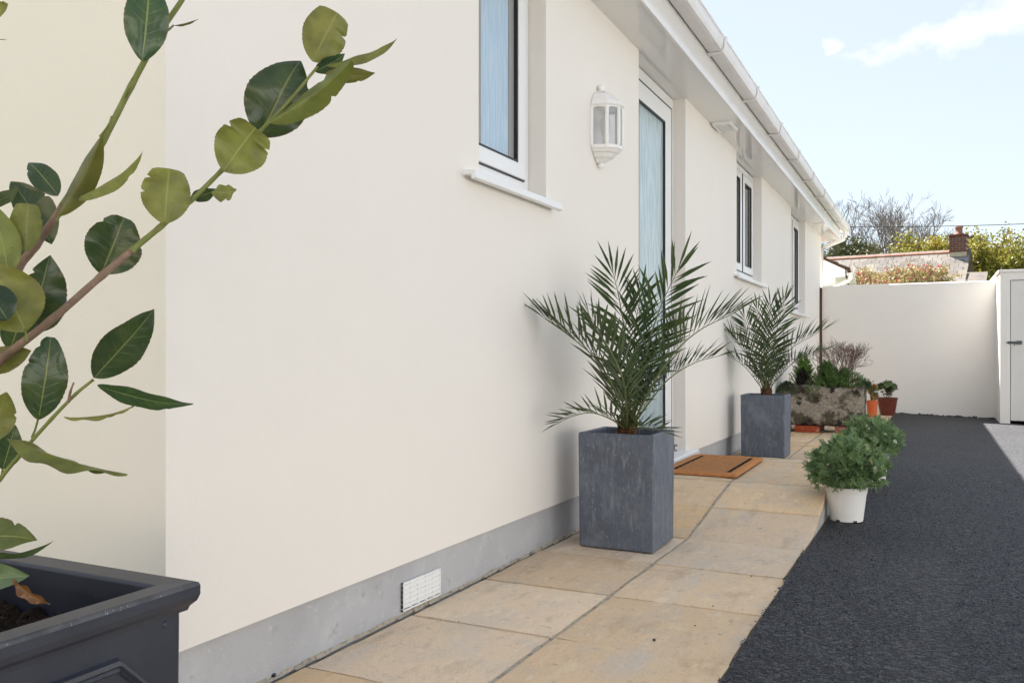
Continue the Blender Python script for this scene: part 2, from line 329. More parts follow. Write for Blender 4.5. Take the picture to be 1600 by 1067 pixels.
def leaf_mat(name, top, top2, under, vein):
    """glossy upper face, matt paler under face, pale midrib and side veins drawn along the leaf's own UV"""
    m = bpy.data.materials.new(name); m.use_nodes = True; nt = m.node_tree; N = nt.nodes.new; L = nt.links.new
    b = nt.nodes['Principled BSDF']
    uv = N('ShaderNodeUVMap'); uv.uv_map = 'UVMap'; sep = N('ShaderNodeSeparateXYZ'); L(uv.outputs[0], sep.inputs[0])
    def M(op, a, b_=None, c=None, clamp=False):
        q = N('ShaderNodeMath'); q.operation = op; q.use_clamp = clamp
        for i, s in enumerate((a, b_, c)):
            if s is None: continue
            if isinstance(s, (int, float)): q.inputs[i].default_value = s
            else: L(s, q.inputs[i])
        return q.outputs[0]
    ax = M('ABSOLUTE', sep.outputs[0])                        # 0 midrib .. 1 margin
    mid = M('SUBTRACT', 1.0, M('MULTIPLY', ax, 17.0), clamp=True)
    ph = M('FRACT', M('MULTIPLY', M('SUBTRACT', sep.outputs[1], M('MULTIPLY', ax, 0.16)), 9.0))
    sv = M('SUBTRACT', 1.0, M('MULTIPLY', M('ABSOLUTE', M('SUBTRACT', ph, 0.5)), 14.0), clamp=True)
    vn = M('MAXIMUM', mid, M('MULTIPLY', sv, M('MULTIPLY_ADD', ax, -.30, .30)))
    co = N('ShaderNodeNewGeometry')
    n = N('ShaderNodeTexNoise'); n.inputs['Scale'].default_value = 34; n.inputs['Detail'].default_value = 5; L(co.outputs['Position'], n.inputs['Vector'])
    mr = N('ShaderNodeMapRange'); mr.inputs[1].default_value = .4; mr.inputs[2].default_value = .65; L(n.outputs[0], mr.inputs[0])
    def mixc(f, a, c):
        x = N('ShaderNodeMix'); x.data_type = 'RGBA'
        if isinstance(f, float): x.inputs[0].default_value = f
        else: L(f, x.inputs[0])
        for i, s in ((6, a), (7, c)):
            if isinstance(s, tuple): x.inputs[i].default_value = (*s, 1)
            else: L(s, x.inputs[i])
        return x.outputs[2]
    tcol = mixc(mr.outputs[0], top, top2)
    spn = N('ShaderNodeTexNoise'); spn.inputs['Scale'].default_value = 210; L(co.outputs['Position'], spn.inputs['Vector'])
    sp = N('ShaderNodeMapRange'); sp.inputs[1].default_value = .72; sp.inputs[2].default_value = .76; L(spn.outputs[0], sp.inputs[0])
    tcol = mixc(vn, tcol, vein)
    edge = M('MULTIPLY', M('MULTIPLY_ADD', ax, 14.0, -13.0, clamp=True), .5)
    ucol = mixc(M('MULTIPLY', vn, .75), mixc(mr.outputs[0], under, tuple(q*.62 for q in under)), (.30, .32, .10))
    ucol = mixc(sp.outputs[0], ucol, (.05, .03, .012))
    col = mixc(co.outputs['Backfacing'], tcol, ucol)
    col = mixc(edge, col, (.20, .12, .05))
    oi = N('ShaderNodeObjectInfo'); hs = N('ShaderNodeHueSaturation')
    L(M('MULTIPLY_ADD', oi.outputs['Random'], .65, .72), hs.inputs['Value']); L(M('MULTIPLY_ADD', M('FRACT', M('MULTIPLY', oi.outputs['Random'], 7.3)), .045, .475), hs.inputs['Hue']); L(col, hs.inputs['Color'])
    col = hs.outputs[0]
    L(col, b.inputs['Base Color'])
    L(M('MULTIPLY_ADD', co.outputs['Backfacing'], .22, .18), b.inputs['Roughness']); b.inputs['Specular IOR Level'].default_value = .5
    bp = N('ShaderNodeBump'); bp.inputs['Strength'].default_value = .35; bp.inputs['Distance'].default_value = .002; bp.invert = True; L(vn, bp.inputs['Height']); L(bp.outputs[0], b.inputs['Normal'])
    tr = N('ShaderNodeBsdfTranslucent'); L(mixc(.5, col, under), tr.inputs[0]); ms = N('ShaderNodeMixShader'); ms.inputs[0].default_value = .30
    L(b.outputs[0], ms.inputs[1]); L(tr.outputs[0], ms.inputs[2]); L(ms.outputs[0], nt.nodes['Material Output'].inputs[0])
    return m
M_leafdark = leaf_mat('laurel_leaf_dark', (.024, .058, .030), (.050, .095, .034), (.165, .195, .05), (.24, .30, .11))
M_leafolive = leaf_mat('laurel_leaf_olive', (.07, .10, .022), (.095, .12, .03), (.195, .215, .045), (.26, .29, .09))
M_leafpale = leaf_mat('laurel_leaf_pale', (.10, .15, .065), (.13, .18, .085), (.15, .17, .06), (.26, .30, .16))
M_leafbrown = leaf_mat('dead_leaf', (.16, .08, .02), (.10, .06, .015), (.16, .08, .02), (.25, .16, .05))

# ------------------------------------------------------------------ ground levels
def path_z(y):
    pts = [(-2, -.006), (0, -.006), (3.5, -.040), (4.37, .080), (5.25, .082), (6.45, -.045), (13, -.05)]
    for (a, za), (b, zb) in zip(pts, pts[1:]):
        if y <= b: return za + (zb - za) * (max(y, a) - a) / (b - a)
    return pts[-1][1]
def tar_z(x, y):
    return -.044 - .0045 * (y - 3) - .03 * max(0, x - .95) + (.016 if y < 3.2 else .016 * max(0, 1 - (y - 3.2) / .7)) * max(0, 1 - max(0, x - .9) / .5)

# ------------------------------------------------------------------ the setting: ground, drive, path
g = MB(); g.add([(-300, -200, -.35), (300, -200, -.35), (300, 400, -.35), (-300, 400, -.35)], [(0, 1, 2, 3)])
tag(g.build('ground', M_soilground), kind='structure')
# driveway sheet
g = MB(); xs = [.93, 1.05, 1.2, 1.45, 1.8, 2.4, 3.2, 4.2, 5.4]; ys = [-8, -4, -2, 0, .8, 1.6, 2.4, 3.2, 3.9, 4.6, 6, 8, 10, 12.45]
vs = [(x, y, tar_z(x, y)) for y in ys for x in xs]; n = len(xs)
fs = [(j*n+i, j*n+i+1, (j+1)*n+i+1, (j+1)*n+i) for j in range(len(ys)-1) for i in range(n-1)]
g.add(vs, fs)
# skirt down so the sheet is a solid bed
drive = tag(g.build('driveway', M_tar), kind='structure')
# loose-looking chippings bound in the surface, near part only
def chippings():
    rng = np.random.default_rng(5); pts = []
    N0 = 150000
    x = rng.uniform(.905, 3.0, N0); y = 1.2 + (rng.random(N0) ** 1.5) * 5.6
    # keep those inside the view wedge of the near drive plus the ragged path edge
    keep = (x < 1.35 + y * .30 + .12) & (rng.random(N0) < np.clip(1.5 - (y - 1.5) * .2, .3, 1))
    keep &= ~((y > 3.55) & (x < .945))
    x = x[keep]; y = y[keep]
    keep = (x > .928 + .010*np.sin(y*31)*np.sin(y*13)) | ((rng.random(len(x)) < .02) & (x > .915))
    x = x[keep]; y = y[keep]
    z = np.array([tar_z(a, b) for a, b in zip(x, y)]) - .001
    n = len(x); r = rng.uniform(.0022, .0050, n) * np.where(rng.random(n) < .15, 1.5, 1.0)
    base = np.array([(1,0,0),(0,1,0),(-1,0,0),(0,-1,0),(0,0,1),(0,0,-1)], float)
    jit = rng.uniform(.65, 1.25, (n, 6, 1)); P = base[None] * jit
    P[:, :, :2] += rng.uniform(-.35, .35, (n, 6, 2)); P[:, :, 2] *= .75
    a = rng.uniform(0, 6.28, n); ca, sa = np.cos(a), np.sin(a)
    X = P[:, :, 0]*ca[:, None] - P[:, :, 1]*sa[:, None]; Y = P[:, :, 0]*sa[:, None] + P[:, :, 1]*ca[:, None]
    V = np.stack([X, Y, P[:, :, 2]], -1) * r[:, None, None] + np.stack([x, y, z], -1)[:, None, :]
    tri = np.array([(0,1,4),(1,2,4),(2,3,4),(3,0,4)])
    T = (np.arange(n)[:, None, None] * 6 + tri[None]).reshape(-1)
    me = bpy.data.meshes.new('chippings'); me.vertices.add(n*6); me.vertices.foreach_set('co', V.reshape(-1))
    me.loops.add(len(T)); me.loops.foreach_set('vertex_index', T.astype(np.int32)); m = len(T)//3
    me.polygons.add(m); me.polygons.foreach_set('loop_start', np.arange(0, m*3, 3, dtype=np.int32)); me.polygons.foreach_set('loop_total', np.full(m, 3, np.int32))
    me.materials.append(M_chip); me.update(); me.validate()
    o = link('chippings', me, drive); tag(o, kind='stuff')
chippings()

# path: a mortar bed with individual slabs set in it
rows = [.25, .71, 1.17, 1.63, 2.10, 2.555, 3.02, 3.505, 3.935, 4.37, 4.80, 5.25, 5.70, 6.15, 6.48, 6.93, 7.38, 7.66, 8.11, 8.56, 9.01, 9.46, 9.91, 10.36, 10.81, 11.26, 11.71, 12.22]
g = MB(); W = .925; ys = sorted(set(rows + [-.2, 3.5, 5.25, 6.45])); nn = len(ys)
for k, y in enumerate(ys):
    z = path_z(y) - .013
    g.v += [(-.02, y, z), (W - .012, y, z), (W - .012, y, -.30)]
for k in range(nn - 1):
    a, b = k*3, (k+1)*3; g.f += [(a, a+1, b+1, b), (a+1, a+2, b+2, b+1)]
path = tag(g.build('path', M_mortar), kind='structure')
rs = random.Random(11)
def slab(x0, x1, y0, y1):
    gx, gy = .004, .0052; dz = rs.uniform(-.002, .002); jig = lambda: rs.uniform(-.0025, .0025)
    nx, ny = 6, 6; mb = MB(); cxs = (x0+x1)/2; cys = (y0+y1)/2
    T = {}; X0, X1, Y0, Y1 = x0+gx, x1-gx, y0+gy, y1-gy
    sk = [jig() for _ in range(4)]
    tx, ty = rs.uniform(-.002, .002), rs.uniform(-.002, .002)
    for j in range(ny+1):
        for i in range(nx+1):
            a, b = i/nx, j/ny; x = X0 + (X1-X0)*a; y = Y0 + (Y1-Y0)*b
            edge = i in (0, nx) or j in (0, ny)
            x += sk[0]*(1-a)*(b-.5) + (rs.uniform(-.0016, .0016) if edge else 0); y += sk[1]*(1-b)*(a-.5) + (rs.uniform(-.0016, .0016) if edge else 0)
            z = path_z(y) + dz + tx*(a-.5) + ty*(b-.5) + (rs.uniform(-.0012, .0012)) - (.003 if edge else 0)
            mb.v.append((x, y, z))
    w = nx+1
    mb.f += [(j*w+i, j*w+i+1, (j+1)*w+i+1, (j+1)*w+i) for j in range(ny) for i in range(nx)]
    rim = [i for i in range(nx+1)] + [j*w+nx for j in range(1, ny+1)] + [ny*w+i for i in range(nx-1, -1, -1)] + [j*w for j in range(ny-1, 0, -1)]
    o = len(mb.v); mb.v += [(mb.v[i][0], mb.v[i][1], mb.v[i][2] - .035) for i in rim]; m = len(rim)
    mb.f += [(rim[k], o+k, o+(k+1) % m, rim[(k+1) % m]) for k in range(m)]
    mb.build('slab', M_slab, path, smooth=False, loc=(cxs, cys, path_z(cys)))
for k, (a, b) in enumerate(zip(rows, rows[1:])):
    jx = .455 if b < 6.2 else .425
    slab(.006, jx - .004, a, b); slab(jx + .004, W + rs.uniform(-.006, .008), a + rs.uniform(-.008, .008) * (k % 3 > 0), b)
g = MB(); ysj = [.25 + .06*i for i in range(200)]; rj = random.Random(8)     # pointed long joint between the two rows
for y in ysj:
    jx = .455 if y < 6.15 else .425; w_ = .013 + rj.uniform(-.002, .002); z = path_z(y) - .0065 + rj.uniform(-.0012, .0012)
    g.v += [(jx - w_, y, z), (jx, y, z - .001), (jx + w_, y, z)]
g.f += [(3*i + k, 3*i + k + 1, 3*i + k + 4, 3*i + k + 3) for i in range(len(ysj)-1) for k in (0, 1)]
g.build('pointing', M_mortar, path)
# rendered side of the raised part of the path
g = MB(); yy = [3.55 + .15*i for i in range(20)]
for y in yy: g.v += [(W - .004, y, path_z(y) - .036), (W + .002, y, -.16)]
g.f += [(2*i, 2*i+1, 2*i+3, 2*i+2) for i in range(len(yy)-1)]
tag(g.build('kerb_side', M_slabedge, path))

# ------------------------------------------------------------------ the bungalow
Y0, Y1 = 1.216, 12.45; ZT = 2.312
bung = thing('bungalow', (0, Y0, -.02), 'cream rendered bungalow with white plastic windows, fascia and gutter along the path', 'house')
opens = [('w1', 2.523, 3.081, 1.335), ('d', 4.272, 5.212, -.30), ('w2', 6.761, 7.855, 1.325), ('w3', 9.646, 10.798, 1.165)]
pz = lambda y: .139 - .0073 * y
def front_wall():
    g = MB(); y = Y0; RD = -.16
    def quad(ya, yb, za, zb):      # subdivided only by its ends, bottom follows the plinth line if za is None
        za_, zb_ = (pz(ya), pz(yb)) if za is None else (za, za)
        g.add([(0, ya, za_), (0, yb, zb_), (0, yb, zb), (0, ya, zb)], [(0, 1, 2, 3)])
        if za is None: g.add([(0, ya, za_), (-.03, ya, za_ + .004), (-.03, yb, zb_ + .004), (0, yb, zb_)], [(0, 1, 2, 3)])
    for n_, a, b, zs in opens:
        quad(y, a, None, ZT)
        if n_ != 'd': quad(a, b, None, zs)
        lo = .10 if n_ == 'd' else zs
        g.add([(0, a, lo), (RD, a, lo), (RD, a, ZT), (0, a, ZT)], [(0, 1, 2, 3)])
        g.add([(0, b, lo), (RD, b, lo), (RD, b, ZT), (0, b, ZT)], [(3, 2, 1, 0)])
        if n_ != 'd': g.add([(0, a, lo), (0, b, lo), (RD, b, lo), (RD, a, lo)], [(0, 1, 2, 3)])
        y = b
    quad(y, Y1, None, ZT)
    # end return to the far gable
    g.add([(0, Y1, -.4), (0, Y1, ZT), (-7, Y1, ZT), (-7, Y1, -.4)], [(0, 1, 2, 3)])
    return g
front_wall().build('wall', M_wall, bung)
# near gable wall, with its triangle
g = MB(); rid = (-3.5, 4.05)
g.add([(0, Y0, pz(Y0)), (0, Y0, ZT + .02), (-3.5, Y0, rid[1]), (-7, Y0, ZT), (-7, Y0, pz(Y0))], [(0, 1, 2, 3, 4)])
g.add([(0, Y0, pz(Y0)), (-7, Y0, pz(Y0)), (-7, Y0+.03, pz(Y0)), (0, Y0+.03, pz(Y0))], [(0, 1, 2, 3)])
g.add([(-7, Y0, -.4), (-7, Y0, ZT), (-7, Y1, ZT), (-7, Y1, -.4)], [(0, 1, 2, 3)])
g.build('gable_wall', M_wall, bung)
g = MB(); px = -.013
def plinth(a, b): g.add([(px, a, -.3), (px, b, -.3), (px, b, pz(b)+.01), (px, a, pz(a)+.01)], [(0, 1, 2, 3)])
plinth(Y0 + .013, 4.272); plinth(5.212, Y1)
g.add([(px, Y0+.013, -.3), (px, Y0+.013, pz(Y0)+.01), (-7, Y0+.013, pz(Y0)+.01), (-7, Y0+.013, -.3)], [(0, 1, 2, 3)])
g.build('plinth', M_plinth, bung)
# floor slab and inner lining so rooms read as rooms behind the glass
g = MB(); g.box(-6.9, -1.6, Y0+.2, Y1-.2, .05, .08); g.build('floor', M_dark, bung)
g = MB(); g.add([(-1.7, Y0+.2, 0), (-1.7, Y1-.2, 0), (-1.7, Y1-.2, 2.31), (-1.7, Y0+.2, 2.31)], [(0, 1, 2, 3)])
g.add([(-1.7, Y0+.2, 2.308), (-.15, Y0+.2, 2.308), (-.15, Y1-.2, 2.308), (-1.7, Y1-.2, 2.308)], [(0, 1, 2, 3)])
for yy in (4.1, 5.6, 8.8): g.box(-1.7, -.17, yy, yy+.08, 0, 2.30)
g.build('partition', M_room, bung)

def upvc_window(y0, y1, z0, lights, pane_mat, sill_z, fw=.055, sw=.06, sill_over=(.108, .061), spc=.012):
    xo, xi = -.075, -.14
    fr = MB(); z1 = 2.296
    fr.ring((y0+.002, z0, y1-.002, z1), (y0+fw, z0+fw, y1-fw, z1-fw), fx, xo, xi)
    edges = [y0+fw] + [y0 + (y1-y0)*q for q in lights] + [y1-fw]
    for m_ in edges[1:-1]: fr.box(xi+.002, xo-.002, m_-.03, m_+.03, z0+fw, z1-fw)
    w = fr.build('window', M_upvc, bung, bevel=.004)
    for k in range(len(edges)-1):
        a = edges[k] + (.03 if k else 0); b = edges[k+1] - (.03 if k < len(edges)-2 else 0)
        q = MB(); q.ring((a+.002, z0+fw+.002, b-.002, z1-fw-.002), (a+sw, z0+fw+sw, b-sw, z1-fw-sw), fx, xo+.012, xi+.01)
        q.build('sash', M_upvc, w, bevel=.005)
        q = MB(); q.ring((a+sw-.001, z0+fw+sw-.001, b-sw+.001, z1-fw-sw+.001), (a+sw+.009, z0+fw+sw+.009, b-sw-.009, z1-fw-sw-.009), fx, xo+.008, xo-.008)
        q.build('gasket', M_gasket, w)
        q = MB(); q.ring((a+sw+.007, z0+fw+sw+.007, b-sw-.007, z1-fw-sw-.007), (a+sw+.007+spc, z0+fw+sw+.0075, b-sw-.007-spc, z1-fw-sw-.0075), fx, xo-.006, xo-.012)
        q.build('spacer_bar', M_spacer, w)
        q = MB(); q.ring((a-.004, z0+fw-.004, b+.004, z1-fw+.004), (a+.004, z0+fw+.004, b-.004, z1-fw-.004), fx, xo+.006, xo-.004)
        q.build('seal', M_gasket, w)
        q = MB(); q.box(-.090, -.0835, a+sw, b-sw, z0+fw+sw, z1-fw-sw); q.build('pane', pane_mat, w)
    q = MB(); zs = sill_z; q.prism([(-.10, zs+.040), (.045, zs+.026), (.048, zs), (.030, zs-.004), (.030, zs+.012), (-.10, zs+.012)], fy, y0-sill_over[0], y1+sill_over[1])
    q.build('sill', M_upvc, w, bevel=.003)
    return w
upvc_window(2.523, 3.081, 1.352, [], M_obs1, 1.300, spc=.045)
upvc_window(6.761, 7.855, 1.352, [.52], M_clear, 1.305)
upvc_window(9.646, 10.798, 1.185, [.5], M_clear, 1.140)
# a pale blind hangs behind the two clear windows
for a, b, z in ((6.80, 7.25, 1.36), (7.42, 7.83, 1.36), (9.7, 10.2, 1.2), (10.3, 10.77, 1.2)):
    g = MB(); nW = 14
    for i in range(nW+1):
        y = a + (b-a)*i/nW; x = -.20 + .012*math.sin(i*2.2); g.v += [(x, y, z), (x, y, 2.29)]
    g.f += [(2*i, 2*i+2, 2*i+3, 2*i+1) for i in range(nW)]
    g.build('curtain', M_room, bung, smooth=True)

# the door
xo, xi = -.075, -.145
g = MB(); g.ring((4.274, .10, 5.210, 2.300), (4.274+.075, .13, 5.210-.075, 2.30-.075), fx, xo, xi)
door = g.build('door', M_upvc, bung, bevel=.004)
g = MB(); g.ring((4.352, .133, 5.132, 2.222), (4.352+.13, .133+.15, 5.132-.13, 2.222-.105), fx, xo+.010, xi+.01); g.build('leaf', M_upvc, door, bevel=.006)
g = MB(); g.ring((4.3465, .128, 5.1375, 2.2275), (4.3555, .137, 5.1285, 2.2185), fx, xo+.0105, xo-.006); g.build('seal', M_gasket, door)
g = MB(); g.ring((4.481, .282, 5.003, 2.118), (4.492, .293, 4.992, 2.107), fx, xo+.008, xo-.004); g.build('gasket', M_gasket, door)
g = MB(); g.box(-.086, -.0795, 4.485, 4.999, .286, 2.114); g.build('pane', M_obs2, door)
g = MB(); g.prism([(-.14, .090), (.055, .085), (.055, .112), (.045, .120), (-.14, .132)], fy, 4.20, 5.345); g.build('threshold', M_upvc, door, bevel=.003)
g = MB(); g.tube([(-.06, 5.17, .128), (-.058, 5.17, .155), (-.045, 5.15, .162), (-.03, 5.125, .158)], .004, 6); g.tube([(-.06, 5.17, .129), (-.03, 5.12, .128)], .0035, 6); g.build('hook', M_black, door)
# plain inner panel under the door glass is part of the leaf: a lever handle on the hidden side of the reveal
g = MB(); g.tube([(-.065, 4.42, 1.06), (-.02, 4.42, 1.06), (-.02, 4.53, 1.06)], .009, 8); g.box(-.068, -.058, 4.40, 4.44, .96, 1.16); g.build('handle', M_upvc, door)

# eaves: soffit boards, fascia, gutter
g = MB(); g.box(-.165, .198, Y0-.16, 12.94, 2.306, 2.318); sof = g.build('soffit', M_soffit, bung)
for y in [Y0 - .16 + 5.0, Y0 - .16 + 10.0]:
    q = MB(); q.box(-.1, .197, y-.012, y+.012, 2.302, 2.306); q.build('soffit_joint', M_soffit, sof, bevel=.002)
g = MB(); g.prism([(.198, 2.298), (.214, 2.298), (.214, 2.52), (.198, 2.52)], fy, Y0-.16, 12.955); g.build('fascia', M_soffit, bung, bevel=.003)
g = MB()     # box end at the far gable
g.prism([(-.02, 2.300), (.214, 2.300), (.214, 2.50), (-.02, 2.60)], fy, 12.941, 12.955); g.build('box_end', M_upvc, bung)
prof = [(.224, 2.445), (.286, 2.440), (.300, 2.446), (.309, 2.468), (.313, 2.506), (.319, 2.512), (.319, 2.518), (.305, 2.518), (.303, 2.470), (.290, 2.450), (.230, 2.452), (.229, 2.506), (.224, 2.506)]
g = MB(); g.prism(prof, fy, Y0-.22, 13.05); gut = g.build('gutter', M_gutter, bung, bevel=.0)
bp = [(x, z) for x, z in prof[:7]]
for k in range(12):
    y = 1.83 + 1.018*k
    q = MB(); o = [(.215, 2.433), (.289, 2.432), (.306, 2.440), (.316, 2.466), (.322, 2.508), (.326, 2.522), (.318, 2.525), (.3135, 2.508), (.3095, 2.4675), (.3005, 2.4455), (.2865, 2.4395), (.215, 2.4425)]
    q.prism(o, fy, y-.022, y+.022); q.build('bracket', M_gutter, gut, bevel=.002)
# gutter stop end and swan-neck downpipe at the far corner
g = MB(); g.prism([(.216, 2.436), (.322, 2.436), (.322, 2.522), (.216, 2.522)], fy, 13.051, 13.065); g.build('stop_end', M_gutter, gut, bevel=.002)
g = MB(); R = .032
g.tube([(.265, 12.99, 2.45), (.265, 12.99, 2.36), (.25, 12.985, 2.335), (.02, 12.80, 2.215), (-.03, 12.74, 2.18), (-.035, 12.72, .0)], R, 12); g.build('downpipe', M_gutter, gut, smooth=True)
# roof: two pitches with tile courses
g = MB()
def slope(s):
    a = Vector((.262, 0, 2.545)) if s > 0 else Vector((-7.262, 0, 2.545)); r = Vector((-3.5, 0, 4.32)); n = 16
    for k in range(n):
        p = a + (r - a)*(k/n); q = a + (r - a)*((k+1.12)/n)
        up = .03
        for yA, yB in ((Y0-.18, 12.96),):
            g.add([(p.x, yA, p.z), (p.x, yA, p.z+up), (q.x, yA, q.z+.006), (q.x, yA, q.z-.02), (p.x, yB, p.z), (p.x, yB, p.z+up), (q.x, yB, q.z+.006), (q.x, yB, q.z-.02)],
                  [(0, 1, 2, 3), (7, 6, 5, 4), (1, 5, 6, 2), (0, 4, 5, 1), (3, 2, 6, 7), (0, 3, 7, 4)])
slope(1); slope(-1); g.build('roof', M_tile, bung)
# soffit vent by the door and the air brick in the plinth
g = MB(); g.ring((.015, 5.86, .145, 6.09), (.03, 5.875, .13, 6.075), fz, 2.288, 2.306)
for i in range(6): g.box(.031, .129, 5.885 + i*.034, 5.895 + i*.034, 2.290, 2.304)
for i in range(4): g.box(.045 + i*.024, .051 + i*.024, 5.876, 6.074, 2.292, 2.303)
g.build('soffit_vent', M_upvc, sof, bevel=.001)
g = MB(); va, vb, zb_, zt_ = 2.072, 2.282, -.020, .050
# slightly sloping with the path, like the plinth
vz = lambda y, t: zb_ + (zt_ - zb_ + .014)*t - .004*(y - va)/.2 + .004
def vbox(x0, x1, a, b, t0, t1):
    g.add([(x0, a, vz(a, t0)), (x1, a, vz(a, t0)), (x1, b, vz(b, t0)), (x0, b, vz(b, t0)), (x0, a, vz(a, t1)), (x1, a, vz(a, t1)), (x1, b, vz(b, t1)), (x0, b, vz(b, t1))],
          [(0,3,2,1),(4,5,6,7),(0,1,5,4),(1,2,6,5),(2,3,7,6),(3,0,4,7)])
nR, nC = 6, 5
for r in range(nR + 1):
    t = r / nR; vbox(-.012, -.004, va, vb, max(0, t - .06), min(1, t + .06))
for c in range(nC + 1):
    y = va + (vb - va)*c/nC; vbox(-.012, -.0035, max(va, y-.004), min(vb, y+.004), 0, 1)
air = g.build('air_brick', M_upvc, bung)
g = MB(); g.add([(-.0122, va, vz(va, 0)), (-.0122, vb, vz(vb, 0)), (-.0122, vb, vz(vb, 1)), (-.0122, va, vz(va, 1))], [(0, 1, 2, 3)])
for r in range(nR):       # louvre blades almost close the slots
    t0 = (r + .30)/nR
    if r == 0: continue
    vbox(-.0118, -.007, va+.004, vb-.004, t0, t0 + .55/nR)
g.build('louvre', M_upvc, air)
g = MB(); vbox(-.0117, -.0112, va+.004, vb-.004, .03, .14); g.build('slot', M_gasket, air)
# a broken strip of mortar fillet where the plinth meets the slabs
g = MB(); y = Y0+.02; rr = random.Random(4)
while y < 4.25:
    w = rr.uniform(.02, .05); hgt = rr.uniform(.004, .011); dpt = rr.uniform(.006, .014)
    z = path_z(y) - .004; g.add([(px, y, z), (px+dpt, y, z), (px+dpt*.6, y, z+hgt*.6), (px, y, z+hgt), (px, y+w, z), (px+dpt, y+w, z), (px+dpt*.5, y+w, z+hgt*.5), (px, y+w, z+hgt)],
        [(0, 1, 2, 3), (7, 6, 5, 4), (1, 5, 6, 2), (2, 6, 7, 3)]); y += w
g.build('fillet', M_mortar, path)

# ------------------------------------------------------------------ wall lantern
lan = thing('wall_lantern', (0, 3.66, 1.57), 'white half lantern with arched panes fixed to the cream wall beside the door', 'lamp')
LY = 3.662
def half(r, z0, z1, r1=None, n=4, name='body', m=M_white, bev=.002):
    """solid half hexagon against the wall"""
    r1 = r if r1 is None else r1; ang = [-90, -54, -18, 18, 54, 90]
    g = MB(); P0 = [(.002 + 1.38*r*math.cos(math.radians(a)), LY + r*math.sin(math.radians(a))) for a in ang]; P1 = [(.002 + 1.38*r1*math.cos(math.radians(a)), LY + r1*math.sin(math.radians(a))) for a in ang]
    k = len(ang); g.add([(x, y, z0) for x, y in P0] + [(x, y, z1) for x, y in P1], [tuple(range(k))[::-1], tuple(range(k, 2*k))] + [(i, (i+1) % k, k+(i+1) % k, k+i) for i in range(k)])
    return g
half(.084, 1.648, 1.664).build('base_ring', M_white, lan, bevel=.002)
half(.070, 1.632, 1.6475, .082).build('base_step', M_white, lan, bevel=.002)
half(.052, 1.612, 1.6315, .066).build('base_step', M_white, lan, bevel=.003)
half(.022, 1.592, 1.6115, .046).build('base_step', M_white, lan, bevel=.003)
g = MB(); g.lathe([(.002, 1.570), (.012, 1.573), (.017, 1.582), (.013, 1.590), (.014, 1.594)], .016, LY, 16); g.build('finial', M_white, lan, smooth=True)
half(.090, 1.838, 1.846, .094).build('roof_rim', M_white, lan, bevel=.002)
g = half(.088, 1.8465, 1.865, .080); g2 = half(.080, 1.8655, 1.900, .052); g.add(g2.v, g2.f); g3 = half(.052, 1.9005, 1.916, .024); g.add(g3.v, g3.f)
g.build('roof', M_white, lan, bevel=.002)
g = MB(); g.lathe([(.020, 1.9165), (.011, 1.922), (.013, 1.932), (.018, 1.938), (.014, 1.947), (.004, 1.952)], .018, LY, 16); g.build('finial', M_white, lan, smooth=True)
ang = [-90, -54, -18, 18, 54, 90]; r = .082
P = [(.002 + 1.38*r*math.cos(math.radians(a)), LY + r*math.sin(math.radians(a))) for a in ang]
for k in range(6):
    g = MB(); x, y = P[k]; g.tube([(x, y, 1.660), (x, y, 1.840)], .0085, 8); g.build('glazing_bar', M_white, lan)
for k in range(5):
    a, b = Vector((*P[k], 0)), Vector((*P[k+1], 0)); t = (b - a)
    g = MB(); vs = [];  nA = 8                     # arched head plate
    for i in range(nA + 1):
        s = i/nA; p = a + t*s; zc = 1.838 - .022 - .0 + .016*math.sqrt(max(0, 1 - (2*s-1)**2)); vs += [(p.x, p.y, 1.8405), (p.x, p.y, zc)]
    g.add(vs, [(2*i, 2*i+2, 2*i+3, 2*i+1) for i in range(nA)]); o = g.build('arch', M_white, lan); sd = o.modifiers.new('solid', 'SOLIDIFY'); sd.thickness = .006; sd.offset = 0
    g = MB(); a2 = a*.985; n_ = Vector((t.y, -t.x, 0)).normalized()*.002; p0, p1 = a - n_, b - n_
    g.add([(p0.x, p0.y, 1.662), (p1.x, p1.y, 1.662), (p1.x, p1.y, 1.835), (p0.x, p0.y, 1.835)], [(0, 1, 2, 3)]); g.build('glass', M_lampglass, lan)
g = MB(); g.box(.001, .006, LY-.085, LY+.085, 1.660, 1.842); g.build('back_plate', M_white, lan)
g = MB(); g.lathe([(.001, 1.664), (.012, 1.666), (.013, 1.69), (.009, 1.70), (.013, 1.72), (.022, 1.745), (.026, 1.77), (.020, 1.79), (.006, 1.80)], .038, LY-.004, 16); g.build('bulb', M_petal, lan, smooth=True)

